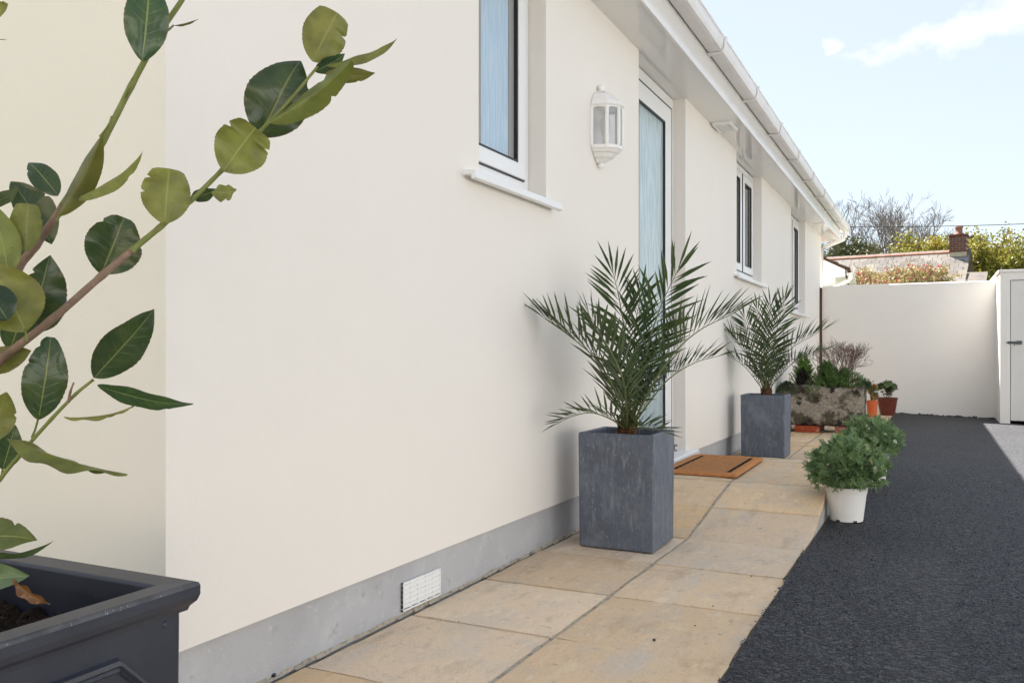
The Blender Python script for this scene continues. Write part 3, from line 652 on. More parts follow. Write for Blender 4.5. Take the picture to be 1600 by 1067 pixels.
# ------------------------------------------------------------------ slate cube planters with palms
def slate_planter(x0, x1, y0, y1, z0, z1, label, grp):
    t = .022; o = thing('slate_planter', ((x0+x1)/2, (y0+y1)/2, z0), label, 'planter', grp)
    g = MB(); tp = .004
    O0 = [(x0+tp, y0+tp), (x1-tp, y0+tp), (x1-tp, y1-tp), (x0+tp, y1-tp)]; O1 = [(x0, y0), (x1, y0), (x1, y1), (x0, y1)]
    I = [(x0+t, y0+t), (x1-t, y0+t), (x1-t, y1-t), (x0+t, y1-t)]; zi = z1 - .10
    vs = [(*p, z0+.006) for p in O0] + [(*p, z1) for p in O1] + [(*p, z1) for p in I] + [(*p, zi) for p in I]
    fs = [(3, 2, 1, 0)]
    for k in range(4):
        j = (k+1) % 4; fs += [(k, j, 4+j, 4+k), (4+k, 4+j, 8+j, 8+k), (8+k, 8+j, 12+j, 12+k)]
    g.add(vs, fs); g.build('body', M_slate, o, bevel=.006, seg=3)
    g = MB(); g.box(x0+.03, x1-.03, y0+.03, y1-.03, z0-.001, z0+.008); g.build('foot', M_gasket, o)
    g = MB(); n = 12; rr = random.Random(int(y0*10))
    for j in range(n+1):
        for i in range(n+1): g.v.append((x0+t+.0 + (x1-x0-2*t)*i/n, y0+t + (y1-y0-2*t)*j/n, z1 - .045 + rr.uniform(-.006, .008)))
    g.f = [(j*(n+1)+i, j*(n+1)+i+1, (j+1)*(n+1)+i+1, (j+1)*(n+1)+i) for j in range(n) for i in range(n)]
    g.build('soil', M_soil, o, smooth=True)
    return o
slate_planter(.112, .420, 3.140, 3.440, -.038, .418, 'nearer tall square slate grey planter holding the larger palm, before the door', 'slate grey planters')
slate_planter(.100, .418, 6.400, 6.700, -.044, .415, 'farther tall square slate grey planter beyond the doormat', 'slate grey planters')

def catmull(P, n):
    P = [Vector(p) for p in P]; Q = [P[0]*2 - P[1]] + P + [P[-1]*2 - P[-2]]; out = []
    for k in range(len(P)-1):
        a, b, c, d = Q[k:k+4]
        for i in range(n):
            t = i/n; out.append(.5*((2*b) + (c-a)*t + (2*a-5*b+4*c-d)*t*t + (3*b-a-3*c+d)*t**3))
    out.append(P[-1]); return out
def frond(pal, pts, ll, axis, rr, nl=None, v=32, bare=.16, name='frond', face=None):
    """rachis through pts with folded pinnate leaflets of length ll"""
    C_ = catmull(pts, 10); L_ = [0]
    for a, b in zip(C_, C_[1:]): L_.append(L_[-1] + (b-a).length)
    T = L_[-1]; g = MB()
    def P(s):
        s *= T
        for k in range(len(L_)-1):
            if s <= L_[k+1] or k == len(L_)-2:
                f = (s - L_[k])/max(1e-9, L_[k+1]-L_[k]); return C_[k].lerp(C_[k+1], f), (C_[k+1]-C_[k]).normalized()
    m = len(C_); w0 = .0042*(ll/.14)**.5
    g.tube(C_, [w0*(1 - .78*k/(m-1)) for k in range(m)], 5)
    rb = MB(); rb.v, rb.f = g.v, g.f
    g = MB(); nl = nl or max(8, int(T/.0245))
    for i in range(nl):
        for sd in (-1, 1):
            s = bare + (1-bare)*(i + (.25 if sd > 0 else .0))/nl; s = min(s, .998)
            p, t = P(s); q = (s-bare)/(1-bare)
            inw = Vector((axis[0]-p.x, axis[1]-p.y, 0)); 
            if inw.length > 0: inw.normalize()
            N_ = Vector((0, 0, 1))*.8 + inw*.6
            if face is not None: N_ = face
            N_ = (N_ - t*N_.dot(t)).normalized(); S = t.cross(N_).normalized()*sd
            a = math.radians(64 - 34*q + rr.uniform(-8, 8)); vv = math.radians(v + rr.uniform(-20, 20))
            if q > .93: a = math.radians(rr.uniform(3, 22))
            d = (t*math.cos(a) + (S*math.cos(vv) + N_*math.sin(vv))*math.sin(a)).normalized()
            l = ll*(.35 + .65*min(1, q/.25))*(1 - .22*max(0, (q-.6)/.4))*rr.uniform(.82, 1.12)
            w = .0058*(l/.15)**.4*rr.uniform(.85, 1.15)
            fold = (N_ - d*N_.dot(d)).normalized(); B = d.cross(fold).normalized()
            ds = Vector((0, 0, -1))*l*rr.uniform(.0, .09)
            mid = p + d*l*.42 + ds*.15; tip = p + d*l + ds; q3 = p + d*l*.75 + ds*.55
            o = len(g.v)
            g.v += [tuple(p), tuple(mid + B*w + fold*w*.55), tuple(mid - B*w + fold*w*.55), tuple(mid - fold*w*.2), tuple(q3 + B*w*.62 + fold*w*.25), tuple(q3 - B*w*.62 + fold*w*.25), tuple(q3 - fold*w*.1), tuple(tip)]
            g.f += [(o, o+1, o+3), (o, o+3, o+2), (o+1, o+4, o+6, o+3), (o+3, o+6, o+5, o+2), (o+4, o+7, o+6), (o+6, o+7, o+5)]
    fr = rb.build(name, M_rachis, pal)
    g.build('leaflets', M_palm, fr)
def palm(base, zb, specs, fill, ll, label, grp, seed, hgt):
    rr = random.Random(seed); pal = thing('palm', (base[0], base[1], zb), label, 'palm', grp)
    g = MB(); g.lathe([(.012, zb-.01), (.034, zb+.0), (.040, zb+.03), (.030, zb+.07), (.016, zb+.12), (.004, zb+.15)], base[0], base[1], 12)
    for k in range(26):     # stubby old leaf bases and fibres
        a = rr.uniform(0, 6.28); z = zb + rr.uniform(0, .06); p = Vector((base[0] + .03*math.cos(a), base[1] + .03*math.sin(a), z))
        g.tube([p, p + Vector((.014*math.cos(a), .014*math.sin(a), rr.uniform(.02, .06)))], [.006, .001], 4)
    g.build('stem', M_trunk, pal, smooth=True)
    for pts, l, fc in specs:
        b0 = Vector((base[0], base[1], zb + .05)); P0 = b0 + (pts[0] - b0)*0
        pp = [Vector((base[0] + (pts[0].x-base[0])*.12, base[1] + (pts[0].y-base[1])*.12, zb+.04))] + pts
        fv = None
        if fc: fv = Vector((.45*fc, -.85, .25))
        frond(pal, pp, l*ll, base, rr, v=16 if fc else 46, face=fv)
    for az, el, ln, dr in fill:
        a = math.radians(az); d = Vector((math.cos(a), math.sin(a), 0)); e = math.radians(el)
        p0 = Vector((base[0], base[1], zb+.04)) + d*.012; pts = [p0]
        for s in (.33, .66, 1.0):
            pts.append(p0 + (d*math.cos(e) + Vector((0, 0, 1))*math.sin(e))*ln*s + (d*.6 - Vector((0, 0, 1)))*dr*s*s*ln)
        frond(pal, pts, ll, base, rr)
    return pal
d1 = 3.30
A = lambda L, D: [at(u, v, D + k) for u, v, k in L]
specs1 = [
 (A([(962, 612, -.02), (930, 560, -.05), (890, 525, -.08), (850, 497, -.10)], d1), 1.0, 0),
 (A([(955, 655, -.03), (925, 645, -.06), (895, 650, -.08), (870, 662, -.09)], d1), .55, 0),
 (A([(980, 560, .02), (970, 480, .04), (957, 422, .06)], d1), .92, 1),
 (A([(1006, 565, .0), (1030, 485, .02), (1062, 416, .04)], d1), .95, 1.4),
 (A([(1020, 600, -.02), (1055, 550, -.03), (1095, 515, -.05), (1150, 488, -.06)], d1), .95, 0),
 (A([(1015, 628, .04), (1045, 592, .06), (1085, 567, .08), (1125, 556, .10)], d1), .70, 0),
 (A([(1005, 668, -.08), (1022, 670, -.13), (1040, 676, -.16)], d1), .55, 0),
 (A([(975, 600, -.10), (952, 545, -.18), (925, 505, -.26)], d1), .80, 0),
 (A([(990, 560, .08), (994, 500, .12), (1004, 450, .16)], d1), .75, 1),
 (A([(965, 585, .08), (940, 525, .12), (918, 488, .14)], d1), .80, 0),
 (A([(1012, 590, .08), (1040, 540, .14), (1070, 500, .18)], d1), .80, 0),
]
fill1 = [(80, 60, .28, .2), (265, 66, .22, .2)]
palm((.268, 3.285), .385, specs1, fill1, .205, 'larger feathery palm growing in the planter nearer the camera, left of the door glass', 'palms in slate planters', 3, .6)
d2 = 6.36
specs2 = [
 (A([(1180, 575, -.03), (1160, 545, -.05), (1138, 522, -.08)], d2), 1.0, 0),
 (A([(1178, 590, .0), (1160, 570, -.0), (1138, 556, .0)], d2), .8, 0),
 (A([(1198, 560, .0), (1202, 510, .02), (1204, 475, .04)], d2), .95, 1),
 (A([(1206, 560, .02), (1216, 505, .03), (1226, 468, .04)], d2), 1.0, 1.3),
 (A([(1212, 580, -.02), (1236, 545, -.03), (1284, 517, -.05)], d2), 1.1, 0),
 (A([(1212, 595, .05), (1236, 570, .08), (1262, 557, .10), (1288, 549, .12)], d2), .75, 0),
 (A([(1186, 560, .06), (1172, 520, .10), (1162, 495, .12)], d2), .95, 0.7),
 (A([(1195, 560, -.10), (1190, 510, -.2), (1182, 480, -.26)], d2), .9, 1),
]
fill2 = [(75, 62, .30, .2), (255, 66, .24, .18)]
palm((.262, 6.55), .385, specs2, fill2, .205, 'smaller palm growing in the planter farther along the path, past the doormat', 'palms in slate planters', 8, .6)

# ------------------------------------------------------------------ doormat
mt = thing('doormat', (.24, 4.85, .082), 'brown coir doormat with two black lines lying before the glazed door', 'doormat')
ma, mb_, na, nb, mz = .060, .462, 4.462, 5.235, .083
g = MB(); nX, nY = 20, 34; rr = random.Random(9)
for j in range(nY+1):
    for i in range(nX+1):
        x = ma+.048 + (mb_-ma-.096)*i/nX; y = na+.048 + (nb-na-.096)*j/nY; g.v.append((x, y, mz + .015 + rr.uniform(-.0015, .0025)))
g.f = [(j*(nX+1)+i, j*(nX+1)+i+1, (j+1)*(nX+1)+i+1, (j+1)*(nX+1)+i) for j in range(nY) for i in range(nX)]
g.build('pile', M_coir, mt)
g = MB(); prof = [(0, 0), (-.004, .006), (.002, .017), (.016, .0215), (.034, .0215), (.047, .016), (.048, 0)]
def rimpt(p, q, k):
    cs = [(ma+p, na+p), (mb_-p, na+p), (mb_-p, nb-p), (ma+p, nb-p)]; return (*cs[k], mz+q)
n = len(prof); g.v = [rimpt(p, q, k) for k in range(4) for p, q in prof]
g.f = [(k*n+i, k*n+i+1, ((k+1) % 4)*n+i+1, ((k+1) % 4)*n+i) for k in range(4) for i in range(n-1)]
g.build('border', M_coirrim, mt, bevel=.004)
for x in (ma+.056, mb_-.056):
    g = MB(); g.box(x-.007, x+.007, na+.062, nb-.062, mz+.012, mz+.0185); g.build('stripe', M_coirblack, mt)

# ------------------------------------------------------------------ white pots of daisies
def daisy(px_, py_, z0, label, grp, seed, sc=1.0, flowers=6):
    rr = random.Random(seed); o = thing('potted_daisy', (px_, py_, z0), label, 'potted plant', grp)
    g = MB(); r0, r1, hh = .073*sc, .092*sc, .158*sc
    g.lathe([(0, .004), (r0-.004, .004), (r0, .0), (r0, .004), (r0+(r1-r0)*.78, hh*.80), (r1-.002, hh*.81), (r1+.002, hh*.99), (r1, hh), (r1-.006, hh), (r1-.008, hh*.8), (r0-.003, .03), (0, .03)], 0, 0, 40)
    g.v = [(x+px_, y+py_, z+z0) for x, y, z in g.v]; pot = g.build('pot', M_whitepot, o, smooth=True)
    pot.modifiers.new('es', 'EDGE_SPLIT').split_angle = math.radians(40)
    for a in (245, 305, 5, 125):     # drainage notches at the foot
        q = MB(); A_ = math.radians(a); q.box(-.008, .008, -.003, .003, 0, .008); ca, sa = math.cos(A_+math.pi/2), math.sin(A_+math.pi/2)
        q.v = [(px_ + (r0+.001)*math.cos(A_) + x*ca - y*sa, py_ + (r0+.001)*math.sin(A_) + x*sa + y*ca, z0+z) for x, y, z in q.v]; q.build('notch', M_gasket, pot)
    g = MB(); g.lathe([(0, z0+hh*.86), (r1-.008, z0+hh*.86)], px_, py_, 20); g.build('soil', M_soil, o)
    cz = z0 + hh + .085*sc; g = MB(); R = .150*sc; st = MB()
    def finger(p, d, B, l, w):
        m_ = p + d*l*.6; t = p + d*l; k = len(g.v)
        g.v += [tuple(p - B*w*.4), tuple(p + B*w*.4), tuple(m_ + B*w), tuple(m_ - B*w), tuple(t + B*w*.35), tuple(t - B*w*.35)]
        g.f += [(k, k+1, k+2, k+3), (k+3, k+2, k+4, k+5)]
    def leaf(p, d, N_, l):
        B = d.cross(N_).normalized(); w = .0040*sc
        for s, a in ((.30, 42), (.50, 40), (.70, 34)):
            for sd in (-1, 1):
                A_ = math.radians(a + rr.uniform(-8, 8)); dd = d*math.cos(A_) + B*sd*math.sin(A_) + N_*rr.uniform(-.15, .2); q = p + d*l*s
                finger(q, dd.normalized(), dd.cross(N_).normalized(), l*.42*rr.uniform(.8, 1.2), w*.85)
        finger(p, d, B, l, w)
    shoots = 125
    for k in range(shoots):
        ga = k*2.39996; zz = 1 - (k+.5)/shoots*1.52; rad = math.sqrt(max(0, 1-zz*zz)); dirn = Vector((rad*math.cos(ga), rad*math.sin(ga), zz))
        lump = 1 + .10*math.sin(ga*3+seed) + rr.uniform(-.14, .08)
        tip = Vector((px_, py_, cz)) + Vector((dirn.x*R*lump, dirn.y*R*lump, dirn.z*R*.80*lump))
        root = Vector((px_ + dirn.x*.03, py_ + dirn.y*.03, z0+hh*.9)); st.tube([root, root.lerp(tip, .5) + Vector((0, 0, .01)), tip], [.0022, .0018, .0012], 4, False)
        grow = (dirn + Vector((0, 0, .55 if zz > -.2 else .0))).normalized()
        for j in range(7):
            a = j*2.4 + rr.uniform(-.4, .4); e = rr.uniform(.25, .95); side = grow.orthogonal().normalized(); side = Matrix.Rotation(a, 3, grow) @ side
            d = (grow*(1-e*.75) + side*e).normalized(); p = tip - grow*rr.uniform(0, .05)*sc
            leaf(p, d, grow.cross(d).cross(d).normalized()*-1 if grow.cross(d).length > .05 else side, rr.uniform(.042, .066)*sc)
    g.build('foliage', M_daisyleaf, o); st.build('stems', M_stemg, o)
    for k in range(flowers):
        if k < 2: a, zz = math.radians((-38, -130)[k]), (.08, .6)[k]
        else: a, zz = rr.uniform(math.radians(-150), math.radians(0)), rr.uniform(.2, .9)
        rad = math.sqrt(1-zz*zz); dirn = Vector((rad*math.cos(a), rad*math.sin(a), zz)); c = Vector((px_, py_, cz)) + Vector((dirn.x*R*1.08, dirn.y*R*1.08, dirn.z*R*.9))
        q = MB(); u_ = dirn.orthogonal().normalized(); big = .017 if k == 0 else .007
        for j in range(11):
            b = j*2*math.pi/11; d = Matrix.Rotation(b, 3, dirn) @ u_; B = dirn.cross(d); kk = len(q.v)
            q.v += [tuple(c + d*.002), tuple(c + d*big*.6 + B*big*.2 + dirn*.003), tuple(c + d*big + dirn*.002), tuple(c + d*big*.6 - B*big*.2 + dirn*.003)]; q.f.append((kk, kk+1, kk+2, kk+3))
        fl = q.build('flower', M_petal, o); q = MB(); q.lathe([(.0001, .004), (.003, .0035), (.0045, .001), (.0045, 0)], 0, 0, 8)
        Mx = dirn.to_track_quat('Z', 'Y').to_matrix(); q.v = [tuple(Mx @ Vector(p) + c + dirn*.001) for p in q.v]; q.build('centre', M_yellow, fl)
    return o
daisy(1.012, 4.262, tar_z(1.01, 4.26) + .003, 'white plastic pot of daisies with pale feathery leaves, the nearer one beside the ramp', 'daisies in white pots', 2, 1.0, 6)
daisy(1.045, 5.60, tar_z(1.045, 5.60) + .003, 'second pot of daisies, mostly hidden behind the nearer one, with an open white flower', 'daisies in white pots', 5, 1.02, 8)

# ------------------------------------------------------------------ stone trough on bricks, with its plants
tro = thing('stone_trough', (.43, 8.85, .02), 'old lichen-stained granite trough standing on red bricks at the end of the path', 'trough')
def trough():
    rr = random.Random(21); x0, x1, y0, y1, z0, z1 = .055, .805, 8.60, 9.06, .022, .405
    g = MB(); nx, ny, nz = 26, 14, 14; idx = {}
    def V_(i, j, k):
        if (i, j, k) not in idx:
            a, b, c = i/nx, j/ny, k/nz; x = x0+(x1-x0)*a; y = y0+(y1-y0)*b; z = z0+(z1-z0)*c
            tpr = .018*(1-c); x += (.5-a)*2*tpr; y += (.5-b)*2*tpr
            ex = min(a, 1-a)*(x1-x0); ey = min(b, 1-b)*(y1-y0); ez = min(c, 1-c)*(z1-z0); r_ = .016
            s = sum(1 for e in (ex, ey, ez) if e < 1e-6)
            if s >= 2:
                x += (.5-a)*(.02 if ex < 1e-6 else 0); y += (.5-b)*(.02 if ey < 1e-6 else 0); z += (.5-c)*(.02 if ez < 1e-6 else 0)
            x += rr.uniform(-.0045, .0045); y += rr.uniform(-.005, .005); z += rr.uniform(-.005, .005) + .008*math.sin(a*7) * (c > .9)
            idx[i, j, k] = len(g.v); g.v.append((x, y, z))
        return idx[i, j, k]
    for k in range(nz):
        for i in range(nx):
            g.f.append((V_(i, 0, k), V_(i+1, 0, k), V_(i+1, 0, k+1), V_(i, 0, k+1))); g.f.append((V_(i+1, ny, k), V_(i, ny, k), V_(i, ny, k+1), V_(i+1, ny, k+1)))
        for j in range(ny):
            g.f.append((V_(nx, j, k), V_(nx, j+1, k), V_(nx, j+1, k+1), V_(nx, j, k+1))); g.f.append((V_(0, j+1, k), V_(0, j, k), V_(0, j, k+1), V_(0, j+1, k+1)))
    for i in range(nx):
        for j in range(ny):
            g.f.append((V_(i, j, 0), V_(i, j+1, 0), V_(i+1, j+1, 0), V_(i+1, j, 0)))
            if i < 3 or i >= nx-3 or j < 2 or j >= ny-2: g.f.append((V_(i, j, nz), V_(i+1, j, nz), V_(i+1, j+1, nz), V_(i, j+1, nz)))
    g.build('basin', M_granite, tro, smooth=True)
    g = MB()
    for j in range(9):
        for i in range(13): g.v.append((x0+.05+(x1-x0-.1)*i/12, y0+.04+(y1-y0-.08)*j/8, z1-.02+rr.uniform(-.01, .012)))
    g.f = [(j*13+i, j*13+i+1, (j+1)*13+i+1, (j+1)*13+i) for j in range(8) for i in range(12)]; g.build('soil', M_soil, tro)
trough()
def brick_thing(x, y, rz, label):
    g = MB(); rr = random.Random(int(x*100)); a, b, c = .1125, .052, .032
    g.box(-a, a, -b, b, 0, 2*c-.002); g.v = [(p[0]+rr.uniform(-.003, .003), p[1]+rr.uniform(-.003, .003), p[2]) for p in g.v]
    o = g.build('brick', M_brick, None, bevel=.005); o.location = (x, y, path_z(y) + .002); o.rotation_euler = (0, 0, rz)
    tag(o, label, 'brick', 'bricks under the stone trough')
brick_thing(.292, 8.660, .0, 'red brick with a pale patch under the middle of the stone trough')
brick_thing(.655, 8.664, .02, 'red brick under the right end of the stone trough')
brick_thing(.06, 8.70, 1.45, 'red brick under the left end of the stone trough, half hidden by the planter')
brick_thing(.30, 8.98, .0, 'red brick under the back of the stone trough, seen through the gap')
brick_thing(.66, 8.98, .0, 'red brick under the back right corner of the stone trough')

def conifer(name, base, hgt, rad, m, label, cat, seed, n=260, spread=1.0, droop=0.0, nl=.05, grp=None):
    rr = random.Random(seed); o = thing(name, base, label, cat, grp); g = MB(); s = MB(); B0 = Vector(base)
    s.tube([B0, B0 + Vector((0, 0, hgt*.8))], [.006, .002], 5)
    for k in range(n):
        t = rr.random()**.8; a = rr.uniform(0, 6.28); lobe = 1 + .38*math.sin(3*a + seed) + .25*math.sin(5*a + 2*seed + 6*t); r_ = rad*((1-t)**.7*.85+.15)*math.sqrt(rr.random())*spread*lobe*(1.3 if rr.random() < .12 else 1)
        p = B0 + Vector((r_*math.cos(a), r_*math.sin(a), hgt*t*(.80 + .22*math.sin(2*a + seed*1.7)) + .01 - droop*r_*r_/max(rad, 1e-6)))
        d = Vector((math.cos(a)*.7, math.sin(a)*.7, .9 - droop*1.5 + rr.uniform(-.3, .3))).normalized()
        s.tube([p - d*.02, p + d*nl*.6], [.0012, .0008], 3, False)
        for j in range(11):
            q = p + d*nl*(j/11 - .3); e = Matrix.Rotation(rr.uniform(0, 6.28), 3, d) @ d.orthogonal().normalized(); dd = (d*.75 + e*.65).normalized()
            b = dd.cross(e).normalized()*.0024; L_ = nl*.45*rr.uniform(.6, 1.1); kk = len(g.v)
            g.v += [tuple(q - b), tuple(q + b), tuple(q + dd*L_*.6 + b*.9), tuple(q + dd*L_), tuple(q + dd*L_*.6 - b*.9)]; g.f += [(kk, kk+1, kk+2, kk+4), (kk+4, kk+2, kk+3)]
    g.build('needles', m, o); s.build('stems', M_twig, o); return o
conifer('conifer', (.235, 8.84, .385), .30, .115, M_conl, 'bright lime green dwarf conifer at the left of the stone trough', 'conifer', 31, 520)
conifer('conifer', (.245, 8.68, .385), .16, .075, M_conb, 'small blackened dead conifer in front of the bright green one', 'conifer', 32, 240)
conifer('conifer', (.46, 8.80, .385), .23, .13, M_cond, 'mid green upright dwarf conifer in the middle of the stone trough', 'conifer', 33, 600)
conifer('juniper', (.56, 8.76, .385), .17, .27, M_cond, 'low spreading dark green juniper along the right half of the trough', 'shrub', 34, 900, droop=.15)
conifer('juniper', (.10, 8.66, .375), .06, .14, M_jun, 'grey green creeping juniper trailing over the left edge of the trough', 'shrub', 35, 300, droop=.9)
conifer('juniper', (.79, 8.84, .37), .08, .11, M_jun, 'small juniper sprig leaning over the right edge of the trough', 'shrub', 36, 170, droop=.5)

def branchy(mb, p, d, l, r_, lev, rr, up=.15, spread=.55, n=(2, 3), shrink=.72, sides=4, leafpts=None, wob=.12, minr=.0004):
    q = p; pts = [p]; dirn = d
    for k in range(3):
        dirn = (dirn + Vector((rr.uniform(-wob, wob), rr.uniform(-wob, wob), rr.uniform(-wob, wob) + up*.2))).normalized(); q = q + dirn*l/3; pts.append(q)
    mb.tube(pts, [max(minr, r_*(1 - .3*k/3)) for k in range(4)], sides, False)
    if leafpts is not None: leafpts.append((pts[2], dirn, lev)); leafpts.append((q, dirn, lev))
    if lev <= 0: return
    for k in range(rr.randint(*n)):
        e = Matrix.Rotation(rr.uniform(0, 6.28), 3, dirn) @ dirn.orthogonal().normalized()
        nd = (dirn + e*rr.uniform(spread*.5, spread*1.3) + Vector((0, 0, up))).normalized()
        branchy(mb, pts[rr.choice((2, 3, 3))] if k else q, nd, l*shrink*rr.uniform(.8, 1.15), r_*.68, lev-1, rr, up, spread, n, shrink, sides if lev > 2 else 3, leafpts, wob, minr)
tw = thing('twiggy_shrub', (.55, 8.93, .385), 'brown leafless twiggy shrub growing at the back of the stone trough', 'shrub')
g = MB(); rr = random.Random(77)
for k in range(30):
    a = rr.uniform(0, 6.28); b0 = Vector((.55 + rr.uniform(-.17, .16), 8.93 + rr.uniform(-.06, .06), .385))
    branchy(g, b0, Vector((math.cos(a)*.35 + (b0.x-.55)*2, math.sin(a)*.3, 1)).normalized(), .165, .0032, 4, rr, up=.10, spread=.62, n=(2, 3), shrink=.70, minr=.0010)
g.build('twigs', M_twig, tw)

def leafpatch(g, p, d, N_, l, w):
    B = d.cross(N_).normalized(); k = len(g.v)
    g.v += [tuple(p), tuple(p + d*l*.45 + B*w), tuple(p + d*l), tuple(p + d*l*.45 - B*w)]; g.f += [(k, k+1, k+2), (k, k+2, k+3)]
def pot(prof, x, y, z, name, m, parent):
    g = MB(); g.lathe([(r_, z+q) for r_, q in prof], x, y, 32); o = g.build(name, m, parent, smooth=True); o.modifiers.new('es', 'EDGE_SPLIT').split_angle = math.radians(40); return o
# orange pot
x, y = .735, 11.0; z = path_z(y)+.002
o = thing('potted_plant', (x, y, z), 'orange red leaved plant in a bright orange plastic pot beside the trough', 'potted plant')
pot([(0, 0), (.050, 0), (.060, .150), (.067, .152), (.069, .195), (.062, .195), (.058, .16), (0, .16)], x, y, z, 'pot', M_orange, o)
g = MB(); s = MB(); rr = random.Random(51)
for k in range(24):
    a = rr.uniform(0, 6.28); t = Vector((x + .075*math.cos(a)*rr.random(), y + .075*math.sin(a)*rr.random(), z + .20 + rr.uniform(.03, .18))); s.tube([(x, y, z+.16), t], [.002, .0012], 4, False)
    for j in range(16):
        e = Vector((rr.uniform(-1, 1), rr.uniform(-1, 1), rr.uniform(-.4, .9))).normalized(); leafpatch(g, t - Vector((0, 0, rr.uniform(0, .05))), e, e.orthogonal(), rr.uniform(.022, .04), .008)
g.build('foliage', M_orleaf, o); s.build('stems', M_stemg, o)
# red-brown pot
x, y = .885, 11.38; z = path_z(y)+.002
o = thing('potted_shrub', (x, y, z), 'green and cream leaved shrub in a dark red brown flared pot by the boundary wall', 'potted plant')
pot([(0, 0), (.082, 0), (.084, .01), (.116, .195), (.122, .198), (.124, .215), (.112, .215), (.108, .18), (0, .18)], x, y, z, 'pot', M_terra, o)
g = MB(); s = MB(); lp = []; rr = random.Random(52)
for k in range(6): branchy(s, Vector((x+rr.uniform(-.03, .03), y+rr.uniform(-.03, .03), z+.18)), Vector((rr.uniform(-.5, .5), rr.uniform(-.5, .5), 1)).normalized(), .10, .005, 2, rr, leafpts=lp, spread=.7)
for p, d, lv in lp:
    for j in range(9):
        e = Matrix.Rotation(j*.9 + rr.random(), 3, d) @ d.orthogonal().normalized(); dd = (d*.5 + e).normalized(); leafpatch(g, p, dd, d, rr.uniform(.035, .05), .010)
g.build('foliage', M_skim, o); s.build('stems', M_twig, o)

# ------------------------------------------------------------------ boundary wall, brown post, store with plank door
YB = 12.30
g = MB(); xs = [.035 + (2.16-.035)*i/40 for i in range(41)]; rr = random.Random(2)
for x in xs:
    zt = 1.625 + .0012*math.sin(x*5); g.v += [(x, YB, -.3), (x, YB, zt-.012), (x, YB+.012, zt), (x, YB+.16, zt), (x, YB+.172, zt-.012), (x, YB+.172, -.3)]
for i in range(40):
    for k in range(5): g.f.append((i*6+k, (i+1)*6+k, (i+1)*6+k+1, i*6+k+1))
g.f += [(0, 1, 2, 3, 4, 5), tuple(240+k for k in (5, 4, 3, 2, 1, 0))]
tag(g.build('boundary_wall', M_wall2), 'plain cream rendered boundary wall closing off the end of the driveway', 'wall')
g = MB(); g.box(-.002, .032, YB-.03, YB+.02, -.3, 1.60); tag(g.build('wooden_post', M_brownpost, bevel=.003), 'thin brown wooden post in the corner between the house and boundary wall', 'post')
# ragged tarmac lip against the wall foot
g = MB(); rr = random.Random(14); x = .93
while x < 2.12:
    w = rr.uniform(.015, .05); hh = rr.uniform(.006, .028); z = tar_z(x, YB); g.add([(x, YB-.03, z-.004), (x+w, YB-.03, z-.004), (x+w, YB+.002, z+hh), (x, YB+.002, z+hh*rr.uniform(.5, 1.2)), (x, YB+.002, z-.02), (x+w, YB+.002, z-.02)], [(0, 1, 2, 3), (1, 5, 2), (0, 3, 4)]); x += w
g.build('edge_lip', M_chip, drive)
st = thing('store_shed', (2.9, 12.2, -.1), 'cream rendered flat roofed store with a boarded door at the right edge', 'shed')
XS, YS, ZS = 2.100, 11.62, 1.665
g = MB(); g.box(XS, XS+.105, YS, YS+1.6, -.3, ZS); g.box(XS+.105, 4.4, YS, YS+.12, 1.575, ZS); g.box(4.3, 4.4, YS, YS+1.6, -.3, 1.574); g.box(XS+.105, 4.3, YS+1.48, YS+1.6, -.3, ZS)
g.build('wall', M_wall2, st)
g = MB(); g.box(XS-.02, 4.42, YS-.018, YS+1.62, ZS+.001, ZS+.032); g.build('roof', M_wall2, st, bevel=.004)
for k in range(2):
    a = XS+.112 + k*1.04; g = MB(); g.box(a, a+1.03, YS+.012, YS+.05, -.085, 1.568); dr = g.build('door', M_door, st, bevel=.003)
    if k == 0:
        q = MB(); q.box(a-.035, a+.075, YS-.006, YS+.011, .822, .852); q.tube([(a-.045, YS-.010, .837), (a+.10, YS-.010, .837)], .007, 8); q.tube([(a+.035, YS-.012, .838), (a+.035, YS-.03, .805)], .006, 6); q.box(a+.055, a+.115, YS-.002, YS+.010, .815, .858)
        q.build('bolt', M_steel, dr, bevel=.001)

# ------------------------------------------------------------------ two added houses out of view, reflecting sunlight onto the shaded walls
def bounce_house(x0, x1, y0, y1, face, wins, label, m, ze=2.45):
    o = thing('added_bounce_house', ((x0+x1)/2, (y0+y1)/2, -.35), label, 'house')
    g = MB(); g.box(x0, x1, y0, y1, -.4, ze); g.build('wall', m, o)
    g = MB()
    if face == 'x': g.prism([(x0-.25, ze+.01), ((x0+x1)/2, ze+1.7), (x1+.25, ze+.01)], fy, y0-.2, y1+.2)
    else: g.prism([(y0-.25, ze+.01), ((y0+y1)/2, ze+1.7), (y1+.25, ze+.01)], fx, x0-.2, x1+.2)
    g.build('roof', M_tile, o)
    for a in wins:
        g = MB(); q = MB(); R_, I_ = (a, .95, a+1.3, 2.1), (a+.07, 1.02, a+1.23, 2.03)
        if face == 'x': g.ring(R_, I_, fx, x0-.03, x0-.001); q.box(x0-.015, x0-.005, a+.07, a+1.23, 1.02, 2.03)
        else: g.ring(R_, I_, fy, y1+.001, y1+.03); q.box(a+.07, a+1.23, y1+.005, y1+.015, 1.02, 2.03)
        w_ = g.build('window', M_upvc, o); q.build('pane', M_gasket, w_)
bounce_house(6.6, 13, -9, 10.6, 'x', (-1.5, 2.2, 6.4), 'added white bungalow reflecting sunlight onto the front wall, unseen beyond the right edge', M_whitebounce)
bounce_house(-5, 5.5, -13, -6.0, 'y', (-3.5, 2.6), 'added peach house reflecting warm sunlight onto the gable, unseen behind the camera', M_warmbounce, 3.3)

